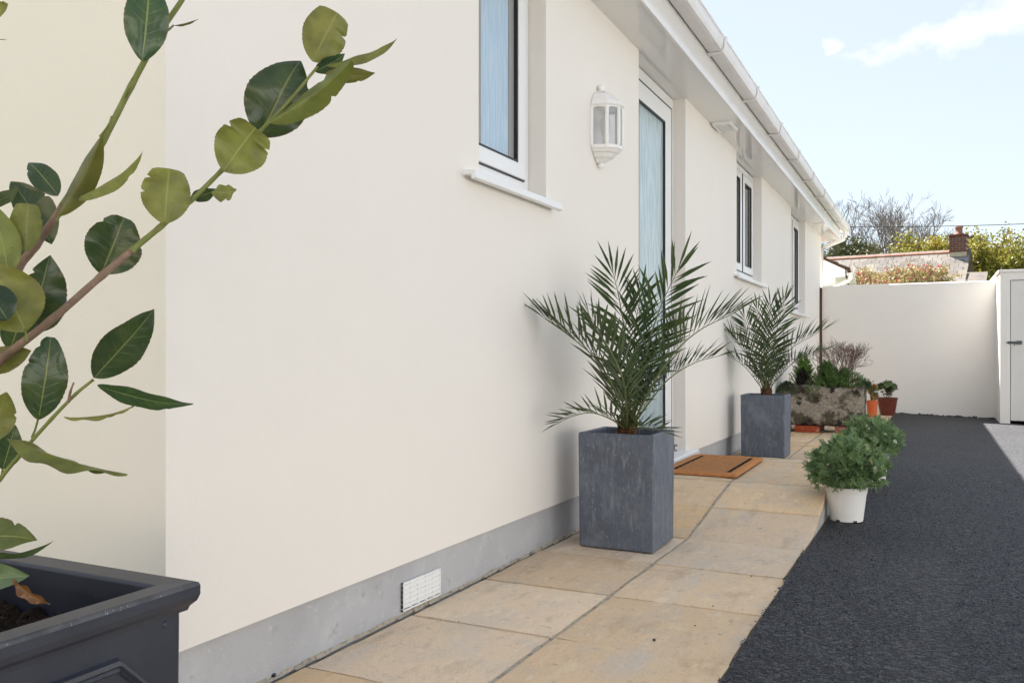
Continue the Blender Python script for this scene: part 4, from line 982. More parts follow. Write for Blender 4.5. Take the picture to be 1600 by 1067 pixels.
# ------------------------------------------------------------------ rear extension behind the boundary wall
ext = thing('rear_extension', (-.5, 14.0, -.3), 'low white gabled building end with its own gutter just behind the boundary wall', 'house')
RZ = math.radians(3.7); E0 = at(1323, 421, 12.55)
def X_(a, b, z):     # a: along the gable to the left (-) / right (+), b: away from us, z: height over the eave corner
    return (E0.x + a*math.cos(RZ) - b*math.sin(RZ) - 0, E0.y + a*math.sin(RZ) + b*math.cos(RZ), E0.z + z)
def xbox(mb, a0, a1, b0, b1, z0, z1):
    mb.add([X_(a0,b0,z0), X_(a1,b0,z0), X_(a1,b1,z0), X_(a0,b1,z0), X_(a0,b0,z1), X_(a1,b0,z1), X_(a1,b1,z1), X_(a0,b1,z1)], [(0,3,2,1),(4,5,6,7),(0,1,5,4),(1,2,6,5),(2,3,7,6),(3,0,4,7)])
g = MB(); xbox(g, -3.2, -.16, .12, 7, -2.3, -.09); g.build('wall', M_wall, ext)
g = MB(); sl = .52
g.add([X_(-.02, 0, .0), X_(-.02, 0, -.10), X_(-1.6, 0, -.10), X_(-1.6, 0, 1.58*sl), X_(-.02, .02, .0), X_(-.02, .02, -.10), X_(-1.6, .02, -.10), X_(-1.6, .02, 1.58*sl)], [(3, 2, 1, 0), (4, 5, 6, 7), (0, 1, 5, 4), (1, 2, 6, 5), (3, 0, 4, 7)])
g.build('gable_board', M_upvc, ext)
g = MB(); xbox(g, -.30, -.02, .03, 7, -.105, -.09); g.build('soffit', M_upvc, ext)
g = MB()
for k in range(10):
    a0, a1 = .05 - 1.65*k/10, .05 - 1.65*(k+1.15)/10
    z0, z1 = .02 - a0*sl, .02 - a1*sl
    for b0, b1 in ((-.06, 7),):
        g.add([X_(a0, b0, z0), X_(a0, b0, z0+.025), X_(a1, b0, z1+.006), X_(a1, b0, z1-.012), X_(a0, b1, z0), X_(a0, b1, z0+.025), X_(a1, b1, z1+.006), X_(a1, b1, z1-.012)], [(3, 2, 1, 0), (4, 5, 6, 7), (1, 2, 6, 5), (0, 1, 5, 4), (0, 4, 7, 3)])
g.build('roof', M_lichen, ext)
g = MB(); pr = [(.0, -.07), (.055, -.075), (.085, -.06), (.10, -.02), (.10, .0), (.09, .0), (.085, -.05), (.01, -.06), (.0, .0)]
g.prism(pr, lambda p, q, t: X_(p, t, q), -.05, 5.5); eg = g.build('gutter', M_gutter, ext)
for b in (.0, .85, 1.7, 2.55, 3.4):
    q = MB(); q.prism([(-.01, -.083), (.06, -.086), (.095, -.068), (.112, -.02), (.112, .006), (.10, .006), (.10, -.02), (.085, -.061), (.055, -.0755), (-.01, -.0735)], lambda p, q_, t: X_(p, t, q_), b-.03, b+.03); q.build('bracket', M_gutter, eg)
g = MB(); g.tube([X_(.05, .03, -.05), X_(.05, .03, -.13), X_(.03, .04, -.16), X_(-.30, .07, -.30), X_(-.33, .07, -.34), X_(-.33, .07, -2.2)], .034, 10); g.build('downpipe', M_gutter, eg, smooth=True)

# ------------------------------------------------------------------ slate roofed cottage beyond
cot = thing('slate_cottage', (0, 33.5, -.3), 'cottage with a pale slate roof, terracotta ridge and red brick chimney behind the boundary wall', 'house')
rl, rR = at(1296, 406.0, 30.0), at(1503, 394.0, 27.65); dirR = (rR - rl); dirR.z = 0; dirR.normalize()
outw = Vector((dirR.y, -dirR.x, 0))      # towards the camera
def S_(a, b, z): return tuple(Vector((rl.x, rl.y, 0)) + dirR*a + outw*b + Vector((0, 0, z)))
LR = (rR - rl).length; zr = (rl.z + rR.z)/2; pitch = math.tan(math.radians(36)); zr0, zr1 = rl.z, rR.z
zl = lambda a: zr0 + (zr1-zr0)*a/LR
M_slater = mat('weathered_slate', (.175, .155, .14), .85, .2, rnd=.22, var=[(1.2, (.21, .185, .16), .45, .7), (6, (.12, .11, .108), .52, .7)])
rr = random.Random(6); slate_me = []
for v_ in range(4):
    q = MB(); w, l, t = .258, .42, .020; j = lambda: rr.uniform(-.006, .006)
    q.add([(0+j(), 0+j(), t), (w+j(), 0+j(), t), (w, l, t), (0, l, t), (0, -.0, 0), (w, -.0, 0), (w, l, 0), (0, l, 0)], [(0, 1, 2, 3), (4, 5, 1, 0), (5, 6, 2, 1), (7, 4, 0, 3)])
    me = bpy.data.meshes.new('slate'); me.from_pydata(q.v, [], q.f); me.materials.append(M_slater); slate_me.append(me)
ang = math.radians(36); g = MB()
A0, A1, B1 = -3.4, LR + .28, 4.0
g.add([S_(A0, 0, zl(A0)-.02), S_(A1, 0, zl(A1)-.02), S_(A1, B1, zl(A1)-.02-B1*pitch), S_(A0, B1, zl(A0)-.02-B1*pitch), S_(A0, -4, zl(A0)-.02-4*pitch), S_(A1, -4, zl(A1)-.02-4*pitch)], [(3, 2, 1, 0), (0, 1, 5, 4)])
roof = g.build('roof', M_slater, cot)
# slates one by one where the wall lets them be seen (upper courses), the rest in one mesh
stuffm = MB(); nrow = 16; cnt = 0
Xax = Vector((dirR.x, dirR.y, (zr1-zr0)/LR)).normalized(); Yax = Vector((-outw.x*math.cos(ang), -outw.y*math.cos(ang), math.sin(ang))); Zax = Xax.cross(Yax).normalized(); Yax = Zax.cross(Xax)
Rm = Matrix((Xax, Yax, Zax)).transposed().to_4x4()
for r_ in range(nrow):
    dist = .16 + .22*r_; off = .135 if r_ % 2 else 0
    a = A0 + off
    while a + .26 <= A1 + .05:
        lift = .004 + rr.uniform(0, .006); b = (dist+.14)*math.cos(ang); P_ = Vector(S_(a, b, zl(a) - b*pitch)) + Zax*lift
        M4 = Matrix.Translation(P_) @ Rm @ Matrix.Rotation(math.radians(2.6), 4, 'X')
        vis = a > .9 and r_ < 7 and cnt < 300
        if vis:
            so = bpy.data.objects.new('slate', rr.choice(slate_me)); C.objects.link(so); so.parent = roof; so.matrix_parent_inverse = pinv(roof); so.matrix_basis = M4; cnt += 1
        else:
            me = slate_me[rr.randrange(4)]; stuffm.add([M4 @ v_.co for v_ in me.vertices], [tuple(p.vertices) for p in me.polygons])
        a += .27
tag(stuffm.build('slates', M_slater, roof), kind='stuff')
# ridge tiles
a = A0
while a < LR - .05:
    q = MB(); R_ = .12; nA = 6; vs = []
    for e in (0, .44):
        vs += [Vector(S_(a+e, R_*1.15*math.cos(math.pi*i/nA), zl(a+e) - .05 + R_*math.sin(math.pi*i/nA))) for i in range(nA+1)]
    q.add(vs, [(i, i+1, nA+2+i, nA+1+i) for i in range(nA)] + [tuple(range(nA+1))]); q.build('ridge_tile', M_ridge, roof); a += .45
g = MB()    # walls below the roof
g.add([S_(A0+.2, 3.6, -.5), S_(A1-.2, 3.6, -.5), S_(A1-.2, 3.6, zr-3.6*pitch), S_(A0+.2, 3.6, zr-3.6*pitch)], [(0, 1, 2, 3)])
g.add([S_(A1-.2, 3.6, -.5), S_(A1-.2, -3.6, -.5), S_(A1-.2, -3.6, zr-3.6*pitch), S_(A1-.2, 0, zr-.1), S_(A1-.2, 3.6, zr-3.6*pitch)], [(0, 1, 2, 3, 4)])
g.build('wall', M_wall2, cot)
# lower lean-to at the right end of the roof
g = MB(); g.add([S_(A1-.02, 1.0, zl(A1)-1.0*pitch-.02), S_(A1+.55, 1.0, zl(A1)-1.0*pitch-.03), S_(A1+.55, 4.0, zl(A1)-4.0*pitch), S_(A1-.02, 4.0, zl(A1)-4.0*pitch)], [(3, 2, 1, 0)]); g.build('lean_to_roof', M_slater, cot)
# chimney: brick courses, flashing, pot
ca0, ca1 = LR - .33, LR + .17; zc0, zc1 = zl(LR) - .50, zl(LR) + .55
ch = MB(); ch.prism([(ca0+.01, -.22), (ca1-.01, -.22), (ca1-.01, .30), (ca0+.01, .30)], lambda p, q, t: S_(p, q, t), zc0, zc1-.06); chim = ch.build('chimney', M_mortar, cot)
for k in range(7):
    z = zl(LR) - .02 + k*.075
    for e in range(3):
        w = (ca1-ca0)/ (2.5 if True else 3); s0 = ca0 + (e - (.5 if k % 2 else 0))*w; a0_, a1_ = max(ca0, s0), min(ca1, s0 + w - .012)
        if a1_ - a0_ < .03: continue
        q = MB(); q.prism([(a0_, -.23), (a1_, -.23), (a1_, .312), (a0_, .312)], lambda p, q_, t: S_(p, q_, t), z, z+.064); q.build('brick', M_chim, chim)
q = MB(); q.prism([(ca0-.02, -.25), (ca1+.02, -.25), (ca1+.02, .33), (ca0-.02, .33)], lambda p, q_, t: S_(p, q_, t), zc1-.055, zc1+.0); q.build('capping', M_chim, chim)
pc = Vector(S_((ca0+ca1)/2 + .0, .04, 0)); q = MB(); q.lathe([(.16, zc1), (.15, zc1+.05), (.11, zc1+.06), (.10, zc1+.22), (.125, zc1+.23), (.125, zc1+.28), (.09, zc1+.28), (.09, zc1+.1)], pc.x, pc.y, 16); q.build('pot', M_ridge, chim, smooth=True)
M_flash = mat('lead_flashing', (.22, .24, .27), .6, .4)
q = MB(); q.prism([(ca0-.02, .315), (ca1+.06, .315), (ca1+.06, .55), (ca0+.10, .40)], lambda p, q_, t: S_(p, q_, t - (q_-.0)*pitch + (zl(LR))), -.0, .05); q.build('flashing', M_flash, chim)

# ------------------------------------------------------------------ planting and trees behind
def leafcloud(mb, pts, rr, n, size, spread):
    for p, d, lv in pts:
        for k in range(n):
            e = Vector((rr.gauss(0, 1), rr.gauss(0, 1), rr.gauss(0, .8))); q = p + e*spread*.6; d2 = Vector((rr.uniform(-1, 1), rr.uniform(-1, 1), rr.uniform(-1, .6))).normalized()
            leafpatch(mb, q, d2, d2.orthogonal(), size*rr.uniform(.6, 1.2), size*.3)
def bare_tree(u, v_top, d, label, seed, w=1.0, lev=7, ivy=True):
    rr = random.Random(seed); top = at(u, v_top, d); b = Vector((top.x, top.y, -.3)); Ht = top.z + .3
    o = thing('bare_tree', b, label, 'tree', 'leafless trees on the skyline'); tr = MB(); tw_ = MB(); lp = []
    t1 = b + Vector((.1, 0, Ht*.44)); tr.tube([b, b + Vector((-.1, 0, Ht*.2)), t1], [.34*w, .27*w, .22*w], 8)
    for k in range(6):
        a = k*1.05 + rr.uniform(-.3, .3); st_ = b.lerp(t1, rr.uniform(.72, 1.0)); dd = Vector((math.cos(a)*rr.uniform(.35, .85)*1.1, math.sin(a)*.5, 1)).normalized()
        l = Ht*.155*rr.uniform(.9, 1.1)*w**.3; e = st_ + dd*l; m_ = st_.lerp(e, .5) + Vector((rr.uniform(-.15, .15), 0, .08)); tr.tube([st_, m_, e], [.14*w, .11*w, .09*w], 6)
        branchy(tw_, e, dd, l*.78, .075*w, lev-1, rr, up=.11, spread=.60, n=(2, 3), shrink=.81, sides=4, minr=.0085, wob=.13)
        branchy(tw_, m_, (dd + Vector((rr.uniform(-.7, .7), 0, .1))).normalized(), l*.66, .05*w, lev-3, rr, up=.13, spread=.55, n=(2, 3), shrink=.83, sides=4, minr=.0115, wob=.12)
    tr.build('trunk', M_treebark, o); tw_.build('crown', M_twigfar, o)
    if ivy:
        g = MB()
        for k in range(700):
            t = rr.random(); p = b.lerp(t1, .3 + .75*t) + Vector((rr.gauss(0, .28), rr.gauss(0, .28), rr.gauss(0, .2))); d2 = Vector((rr.uniform(-1, 1), rr.uniform(-1, 1), rr.uniform(-1, .5))).normalized(); leafpatch(g, p, d2, d2.orthogonal(), .16, .06)
        g.build('ivy', M_ivy, o)
bare_tree(1362, 314, 50, 'leafless grey tree with ivy on its trunk, left one above the slate roof', 41, 1.0, 7)
bare_tree(1397, 312, 52, 'leafless tree with a leaning bare trunk just right of the ivy covered one', 42, .9, 7, False)
bare_tree(1443, 344, 54, 'smaller leafless tree next to the yellow green trees', 43, .75, 7, False)
def leafy_tree(u, v_top, d, label, seed, lev=5, w=1.0, n=10, spread=.35, size=.20, m=None, wid=.8):
    rr = random.Random(seed); top = at(u, v_top, d); b = Vector((top.x, top.y, -.3)); Ht = top.z + .3
    o = thing('leafy_tree', b, label, 'tree', 'yellow green trees behind the wall'); tr = MB(); lp = []
    t1 = b + Vector((0, 0, Ht*.40)); tr.tube([b, t1], [.26*w, .17*w], 8)
    for k in range(6):
        a = k*1.05 + rr.uniform(-.3, .3); dd = Vector((math.cos(a)*wid, math.sin(a)*wid*.8, rr.uniform(.7, 1.2))).normalized(); branchy(tr, b.lerp(t1, rr.uniform(.5, 1)), dd, Ht*.17, .09*w, lev, rr, up=.16, spread=.6, n=(2, 3), shrink=.76, leafpts=lp, minr=.012)
    g = MB(); leafcloud(g, [q for q in lp if q[2] <= 2], rr, n, size, spread); tr.build('trunk', M_treebark, o); g.build('crown', m or M_treeleaf, o)
leafy_tree(1472, 352, 44, 'yellow green budding tree left of the chimney', 61, 5, .8, 4, .32, .18)
leafy_tree(1520, 336, 44, 'tall yellow green tree rising behind the chimney', 62, 5, 1.0, 4, .34, .18)
leafy_tree(1562, 362, 42, 'darker green tree between the chimney and the store roof', 63, 5, .9, 4, .34, .18)
leafy_tree(1612, 352, 43, 'green tree at the right edge of the picture above the store', 64, 5, 1.0, 4, .34, .18)
def hedge(u0, u1, v0_, v1_, d, label, m, seed, n, size, cat='hedge'):
    rr = random.Random(seed); a, b = at(u0, v0_, d), at(u1, v1_, d); o = thing('hedge', (a.x, a.y, -.3), label, cat); g = MB(); s = MB()
    for k in range(n):
        t = rr.random(); c = a.lerp(b, t); hz = c.z*(.82 + .18*math.sin(t*23+seed)*math.sin(t*9) ) ; z = hz*(1 - rr.random()**2.2*.6) + rr.gauss(0, .12)
        p = Vector((c.x + rr.gauss(0, .2), c.y + rr.gauss(0, .6), z)); d2 = Vector((rr.uniform(-1, 1), rr.uniform(-1, 1), rr.uniform(-.6, 1))).normalized(); leafpatch(g, p, d2, d2.orthogonal(), size*rr.uniform(.6, 1.2), size*.3)
    for k in range(60):
        c = a.lerp(b, rr.random()); s.tube([(c.x, c.y, -.3), (c.x + rr.gauss(0, .3), c.y, c.z*rr.uniform(.7, 1.05))], [.03, .008], 4, False)
    g.build('foliage', m, o); s.build('stems', M_treebark, o)
hedge(1300, 1352, 368, 374, 43, 'tall grey green ivy hedge left of the bare trees, behind the gutter end', M_ivy, 71, 9000, .20)
hedge(1340, 1440, 384, 392, 42, 'brownish green bramble hedge under the bare trees along the slate ridge', M_hedgetop, 72, 13000, .17)
# blossoming bush
rr = random.Random(81); bc = at(1398, 428, 18.5); o = thing('blossoming_bush', (bc.x, bc.y, -.3), 'pale yellow green bush with pink blossoms just over the boundary wall', 'bush')
s = MB(); lp = []
for k in range(15): branchy(s, Vector((bc.x + rr.uniform(-.5, .5), bc.y + rr.uniform(-.2, .2), 1.05)), Vector((rr.uniform(-.55, .55), rr.uniform(-.4, .4), 1)).normalized(), .56, .02, 4, rr, up=.10, spread=.6, n=(2, 3), shrink=.74, leafpts=lp, minr=.004)
lp = [q for q in lp if q[2] <= 2 and q[0].z < bc.z + .12]
g = MB(); leafcloud(g, lp, rr, 5, .062, .07); g.build('foliage', M_magleaf, o)
fl = MB()
for p, d, lv in rr.sample(lp, min(150, len(lp))):
    for k in range(6):
        d2 = Vector((rr.uniform(-1, 1), rr.uniform(-1, 1), rr.uniform(0, 1))).normalized(); leafpatch(fl, p, d2, d2.orthogonal(), .06, .022)
fl.build('blossoms', M_magflower, o); s.build('stems', M_twigfar, o)
# white house end glimpsed between chimney and trees
wh = thing('white_house', (*at(1518, 548, 58).xy, -.3), 'pale rendered house end glimpsed between the chimney and the trees', 'house')
a, b = at(1500, 372, 58), at(1536, 372, 58); g = MB(); g.box(a.x, b.x, a.y, a.y+6, -.4, a.z-.4); g.build('wall', M_wall, wh)
g = MB(); mx_ = (a.x+b.x)/2; g.prism([(a.x-.15, a.z-.45), (mx_, a.z+.15), (b.x+.15, a.z-.45), (b.x+.15, a.z-.6), (mx_, a.z), (a.x-.15, a.z-.6)], fy, a.y-.1, a.y+6.1); g.build('roof', M_tile, wh)
# overhead line on two poles, both out of the picture
wl, wr = at(1180, 352.5, 25), at(1720, 345, 25); g = MB(); g.tube([wl.lerp(wr, t/24) + Vector((0, 0, -.10*math.sin(math.pi*t/24))) for t in range(25)], .011, 5)
tag(g.build('overhead_cable', M_wire), 'thin black overhead cable crossing the sky above the far roofs', 'cable')
for p, nm in ((wl, 'left'), (wr, 'right')):
    g = MB(); g.tube([(p.x, p.y, -.3), (p.x, p.y, p.z+.5)], [.13, .10], 10); g.box(p.x-.4, p.x+.4, p.y-.04, p.y+.04, p.z-.04, p.z+.04)
    tag(g.build('cable_pole', M_treebark), 'wooden pole carrying the overhead cable, beyond the %s edge of view' % nm, 'pole')

# ------------------------------------------------------------------ faux lead planter and the laurel
PC = Vector((.426, .899)); PT = .410; px1, py1 = PC.x, PC.y; px0, py0 = px1 - .52, py1 - .52
pl = thing('lead_planter', ((px0+px1)/2, (py0+py1)/2, path_z(.6)), 'dark grey square planter with a moulded rim at the near left corner', 'planter')
def inset(k): return [(px0+k, py0+k), (px1-k, py0+k), (px1-k, py1-k), (px0+k, py1-k)]
def loft(prof, name, m, parent, bev=0.0):
    g = MB()
    for k, z in prof: g.v += [(*p, z) for p in inset(k)]
    for i in range(len(prof)-1):
        for j in range(4): a = i*4+j; b = i*4+(j+1) % 4; g.f.append((a, b, b+4, a+4))
    o = g.build(name, m, parent, bevel=bev); return o
zb = path_z(.6)
loft([(.05, zb), (.05, zb+.03), (.021, zb+.035), (.019, PT-.050), (.019, PT-.042)], 'body', M_lead, pl, .004)
loft([(.019, PT-.0415), (.012, PT-.040), (.010, PT-.034), (.003, PT-.027), (.000, PT-.018), (.000, PT-.006)], 'rim_moulding', M_lead, pl, .0)
loft([(.000, PT-.0058), (.0015, PT-.0015), (.005, PT)], 'rim_edge', M_leadscuff, pl, .0)
loft([(.005, PT+.0001), (.042, PT-.001), (.045, PT-.004), (.047, PT-.03), (.049, PT-.10), (.052, PT-.20)], 'rim_top', M_lead, pl, .002)
g = MB(); n = 26; rr = random.Random(15)
for j in range(n+1):
    for i in range(n+1): g.v.append((px0+.053+(px1-px0-.106)*i/n, py0+.053+(py1-py0-.106)*j/n, PT - .068 + rr.uniform(-.010, .010)))
g.f = [(j*(n+1)+i, j*(n+1)+i+1, (j+1)*(n+1)+i+1, (j+1)*(n+1)+i) for j in range(n) for i in range(n)]
g.build('soil', M_soil, pl)
g = MB()      # crumbs of compost
for k in range(700):
    x = rr.uniform(px0+.06, px1-.06); y = rr.uniform(py0+.06, py1-.06); r_ = rr.uniform(.002, .007); z = PT - .063 + rr.uniform(-.004, .004)
    p = [Vector((x, y, z)) + Vector((rr.uniform(-1, 1), rr.uniform(-1, 1), rr.uniform(-.6, .8)))*r_ for _ in range(5)]
    g.add(p, [(0, 1, 2), (0, 2, 3), (0, 3, 4), (1, 2, 4), (2, 3, 4)])
tag(g.build('compost', M_soil, pl), kind='stuff')
# raised panel moulding with cut corners on the path side and the far side
def panel(fn, w0, w1, z0, z1, c=.05):
    g = MB(); P_ = lambda k: [(w0+k, z0+c), (w0+c, z0+k), (w1-c, z0+k), (w1-k, z0+c), (w1-k, z1-c), (w1-c, z1-k), (w0+c, z1-k), (w0+k, z1-c)]
    prof = [(0, .001), (.003, .007), (.009, .008), (.013, .004), (.017, .006), (.021, .001)]
    for k, o_ in prof: g.v += [fn(p, q, o_) for p, q in P_(k)]
    for i in range(len(prof)-1):
        for j in range(8): a = i*8+j; b = i*8+(j+1) % 8; g.f.append((a, b, b+8, a+8))
    g.build('panel_moulding', M_lead, pl, smooth=False)
panel(lambda p, q, o_: (px1 - .0195 + o_, p, q), py0+.064, py1-.064, zb+.08, PT-.073, .06)
panel(lambda p, q, o_: (p, py0 + .0195 - o_, q), px0+.064, px1-.064, zb+.08, PT-.073, .06)
g = MB(); g.lathe([(.0001, .003), (.004, .002), (.005, 0)], 0, 0, 12); g.v = [(px1 - .019 + z, py1 - .046 + x, PT-.052 + y) for x, y, z in g.v]; g.build('rivet', M_lead, pl, smooth=True)

lau = thing('laurel', ((px0+px1)/2, (py0+py1)/2, PT-.08), 'laurel with chewed glossy leaves on long stems, growing from the dark planter', 'shrub')
root = Vector(((px0+px1)/2 + .02, (py0+py1)/2 + .03, PT-.09))
def stem(pts, r0, r1, m, name='branch', n=8):
    c = catmull(pts, 6); k = len(c); rr = random.Random(len(pts)); g = MB()
    g.tube(c, [(r0 + (r1-r0)*i/(k-1))*.88*(1 + (.16 if i % 6 == 0 else rr.uniform(-.03, .03))) for i in range(k)], n); return g.build(name, m, lau, smooth=True)
dA, dB, dC = 1.22, 1.16, 1.13
As = [(28, 420), (55, 385), (100, 320), (160, 222), (205, 135), (250, 52), (292, -12)]
sA = [at(u, v, dA + .02*k/6) for k, (u, v) in enumerate(As)]
stem([root, at(-90, 690, 1.15), at(-20, 505, 1.2), sA[0], sA[1], sA[2]], .0085, .0060, M_bark)
stem([sA[2], sA[3], sA[4], sA[5], sA[6], at(330, -90, 1.27)], .0058, .0036, M_green)
Bs = [(0, 563), (80, 500), (160, 430), (205, 392), (250, 355), (300, 312), (347, 266), (400, 212), (450, 160), (500, 100)]
sB = [at(u, v, dB + .012*k) for k, (u, v) in enumerate(Bs)]
stem([root + Vector((.02, 0, 0)), at(-120, 665, 1.12), sB[0], sB[1], sB[2], sB[3]], .0078, .0054, M_bark)
stem([sB[3], sB[4], sB[5], sB[6], sB[7], sB[8], sB[9]], .0052, .0024, M_green)
Cs = [(-25, 782), (0, 748), (40, 700), (80, 655), (118, 616), (146, 593)]
sC = [at(u, v, dC + .006*k) for k, (u, v) in enumerate(Cs)]
stem([root + Vector((.03, .01, 0)), at(-90, 860, 1.12)] + sC, .0046, .0022, M_green)
stem([at(107, 628, dC+.02), at(110, 612, dC+.015), at(115, 598, dC+.01)], .0024, .0012, M_bark, 'twig', 6)
stem([at(157, 214, dA), at(170, 196, dA-.01), at(175, 182, dA-.012)], .0026, .0018, M_green, 'twig', 6)
stem([at(197, 152, dA), at(201, 140, dA-.012), at(207, 124, dA-.014)], .0034, .0020, M_green, 'twig', 6)

view = lambda p: (Vector((CX, 0, H)) - p).normalized()
def leaf(b, t, w, phi, d, mt_=None, tipd=0.0, bend=.16, fold=.30, tear=0, wave=.4, based=0.0, trunc=0.0, twist=0.0, pet=None, seed=0):
    """one laurel leaf from photo points b to t with width w (px); phi turns its face about its axis, 0 = upper side to the camera"""
    rr = random.Random(int(b[0]*7 + b[1]*3 + t[0]) + seed); pb, pt = at(*b, d + based), at(*t, d + tipd)
    ax = (pt - pb); L_ = ax.length; ax.normalize(); W = w*d/F/2
    vw = view((pb+pt)/2); n0 = (vw - ax*vw.dot(ax)).normalized(); s0 = ax.cross(n0)
    g = MB(); g.uv = []; nl_, nw = 34, 5
    tl = [1.0]*(nl_+1); trr = [1.0]*(nl_+1)
    for q in range(tear):          # bites out of the margin
        c = rr.uniform(.55, .98); wd = rr.uniform(.02, .05); dp = rr.uniform(.12, .42); arr = tl if rr.random() < .5 else trr
        for i in range(nl_+1):
            k = abs(i/nl_ - c)/wd
            if k < 1: arr[i] *= 1 - dp*(1-k)*rr.uniform(.6, 1.3)
    ph0 = rr.uniform(0, 6.28); cup = rr.uniform(.15, .50)*rr.choice((1, 1, -1)); curl = rr.uniform(-.2, .9); twist = twist + rr.uniform(-22, 22)
    for i in range(nl_+1):
        s = i/nl_; se = s*(1-trunc)
        pr = (math.sin(math.pi*min(1, se**.86))**.80) if 0 < se < 1 else 0
        pr = max(pr, .03); 
        if trunc and i == nl_: pr *= .75
        a = math.radians(phi + twist*(s-.3)); n_ = n0*math.cos(a) + s0*math.sin(a); sd = ax.cross(n_)
        bd = bend*L_*(math.sin(math.pi*s*.5)**2 - s)*2.0
        c = pb + ax*L_*s - n_*(bend*L_*(s*s)) + n_*(bend*L_*s) - n_*(curl*L_*max(0, s-.55)**2)
        for j in range(-nw, nw+1):
            f = j/nw; e = (tl if j < 0 else trr)[i]
            ser = 1 + (.012*math.sin(s*95 + ph0) + rr.uniform(-.008, .008) if abs(j) == nw else 0)
            y_ = f*W*pr*e*ser; z_ = fold*abs(y_) - cup*W*pr*f*f*.9 + wave*.14*W*math.sin(s*17+ph0+(2 if j < 0 else 0))*abs(f)**1.5
            g.v.append(tuple(c + sd*y_ + n_*z_)); g.uv.append((f*max(.2, e) if e < 1 else f, s))
    m_ = 2*nw+1
    for i in range(nl_):
        for j in range(m_-1): g.f.append((i*m_+j, i*m_+j+1, (i+1)*m_+j+1, (i+1)*m_+j))
    o = g.build('leaf', mt_ or M_leafdark, lau, smooth=True, loc=pb)
    if pet is not None:
        q = MB(); q.tube([at(*pet, d+based), at((pet[0]+b[0])/2, (pet[1]+b[1])/2+1, d+based), pb + ax*L_*.04], [.0019, .0015, .0012], 6); q.build('petiole', M_green, o, smooth=True)
    # raised midrib on the upper face
    return o
O_ = M_leafolive; D_ = M_leafdark; P_l = M_leafpale
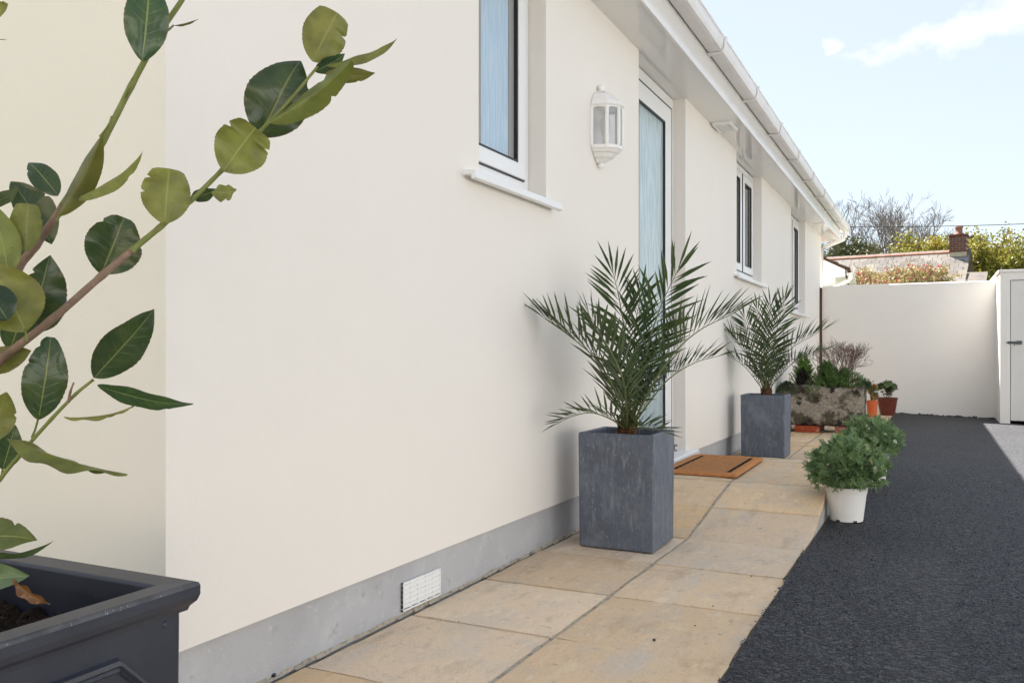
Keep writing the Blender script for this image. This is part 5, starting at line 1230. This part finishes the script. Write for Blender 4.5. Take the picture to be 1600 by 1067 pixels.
leaves = [
 # stem A
 ((222, 96), (236, -45), 66, 8, dA-.02, D_, dict(tear=2, pet=(218, 108))),
 ((270, 40), (310, 29), 9, 70, dA, O_, dict(pet=(262, 48))),
 ((91, 338), (163, 212), 36, 158, dA-.03, O_, dict(fold=.7, pet=(88, 345), tear=1)),
 ((112, 312), (227, 241), 26, 128, dA-.02, O_, dict(fold=.6, bend=.25, tear=2)),
 ((91, 306), (43, 249), 40, 12, dA+.03, D_, dict(tear=2)),
 ((40, 393), (44, 318), 46, 186, dA-.06, O_, dict(fold=.35, trunc=.22, tear=1)),
 ((80, 382), (18, 281), 58, 20, dA+.05, D_, dict(tear=2)),
 ((-25, 322), (30, 298), 30, 40, dA-.05, P_l, dict()),
 ((14, 428), (-12, 318), 52, 170, dA-.08, O_, dict(fold=.3)),
 ((34, 412), (20, 360), 34, 10, dA+.03, D_, dict()),
 ((-45, 25), (15, 8), 34, 165, dA, O_, dict(tear=2)), ((-45, 48), (12, 66), 12, 120, dA, O_, dict()),
 # stem B
 ((41, 518), (-14, 412), 98, 178, dB-.06, O_, dict(fold=.22, bend=.06, pet=(42, 533))),
 ((48, 512), (76, 398), 70, 14, dB+.03, D_, dict(bend=.12, tear=1)),
 ((60, 520), (88, 440), 52, 20, dB+.05, D_, dict()),
 ((15, 546), (42, 470), 48, 12, dB+.02, D_, dict()),
 ((-40, 575), (48, 548), 42, 176, dB+.01, O_, dict()),
 ((12, 500), (-30, 440), 60, 10, dB-.08, D_, dict()),
 ((158, 428), (194, 340), 82, 6, dB+.055, D_, dict(trunc=.10, tear=2, bend=.12)),
 ((257, 350), (264, 264), 74, 184, dB+.02, O_, dict(trunc=.20, tear=2, fold=.2, pet=(248, 360))),
 ((298, 310), (338, 298), 24, 30, dB+.07, D_, dict(tear=1)), ((330, 300), (371, 300), 30, 150, dB+.06, O_, dict(tear=2, wave=1.5)),
 ((349, 268), (400, 200), 84, 190, dB+.04, O_, dict(trunc=.22, tear=2, fold=.3, bend=.16)),
 ((404, 214), (468, 90), 98, 4, dB+.10, D_, dict(tear=2, bend=.10, fold=.22)),
 ((420, 192), (552, 100), 40, 150, dB+.05, O_, dict(fold=.75, tear=2, trunc=.1, bend=.16)),
 ((488, 96), (528, 20), 70, 182, dB+.09, O_, dict(trunc=.24, tear=1, fold=.2)),
 ((512, 104), (625, 71), 26, 118, dB+.09, O_, dict(tear=2, fold=.5, bend=.12)),
 ((508, 116), (587, 118), 26, 165, dB+.10, O_, dict(tear=1)),
 ((492, 112), (540, 86), 26, 20, dB+.11, D_, dict(tear=2)),
 # stem C
 ((147, 590), (241, 484), 64, 10, dC+.03, D_, dict(bend=.12, tear=1)),
 ((152, 602), (300, 636), 42, 48, dC+.02, D_, dict(bend=.16, tear=2, tipd=.03)),
 ((100, 652), (213, 637), 15, 100, dC, O_, dict(tear=2, wave=1.6)),
 ((60, 656), (80, 527), 64, 6, dC+.02, D_, dict(tear=2, trunc=.06, pet=(50, 684))),
 ((10, 684), (200, 739), 44, 122, dC-.02, O_, dict(bend=.14, tear=2, fold=.3, wave=1.4, twist=-55)),
 ((4, 733), (24, 664), 38, 8, dC+.03, D_, dict(pet=(2, 745))),
 ((-12, 690), (10, 612), 48, 182, dC-.03, O_, dict(tear=2)),
 # low leaves by the planter
 ((-60, 842), (54, 838), 62, -28, 1.10, O_, dict(tear=1)),
 ((-50, 862), (78, 866), 24, 66, 1.09, P_l, dict(tear=2, bend=.10)),
 ((-60, 912), (39, 898), 50, -20, 1.05, P_l, dict()),
 ((20, 905), (76, 945), 20, 40, 1.04, M_leafbrown, dict(wave=2, bend=.2)),
]
for b, t, w, phi, d, m_, kw in leaves: leaf(b, t, w, phi, d, m_, **kw)

# ------------------------------------------------------------------ small grit on the slabs
rr = random.Random(33)
def pebble(x, y, r_, label):
    g = MB(); g.lathe([(.0001, -.2*r_), (.8*r_, 0), (r_, .4*r_), (.75*r_, .85*r_), (.0001, r_)], 0, 0, 7); g.v = [(a*rr.uniform(.85, 1.15), b*rr.uniform(.85, 1.15), c) for a, b, c in g.v]
    o = g.build('pebble', M_chip, None); o.location = (x, y, path_z(y) + .0005); tag(o, label, 'pebble', 'tarmac crumbs on the slabs')
for u, v, r_, lb in ((1022, 1001, .0052, 'largest black tarmac crumb on the slab in the outer row'), (1086, 977, .0026, 'tiny black crumb on the outer slab right of the largest crumb'), (1174, 897, .0030, 'small black crumb on the slab joint near the driveway edge'),
                     (1114, 945, .0022, 'tiny black crumb in the middle of an outer slab'), (427, 1061, .0075, 'black tarmac lump against the foot of the plinth'), (717, 972, .0022, 'tiny black crumb on the joint before the air brick')):
    d_ = (at(u, v, 1) - Vector((CX, 0, H))); t = (-.028 - H)/d_.z; p = Vector((CX, 0, H)) + d_*t; pebble(p.x, p.y, r_, lb)
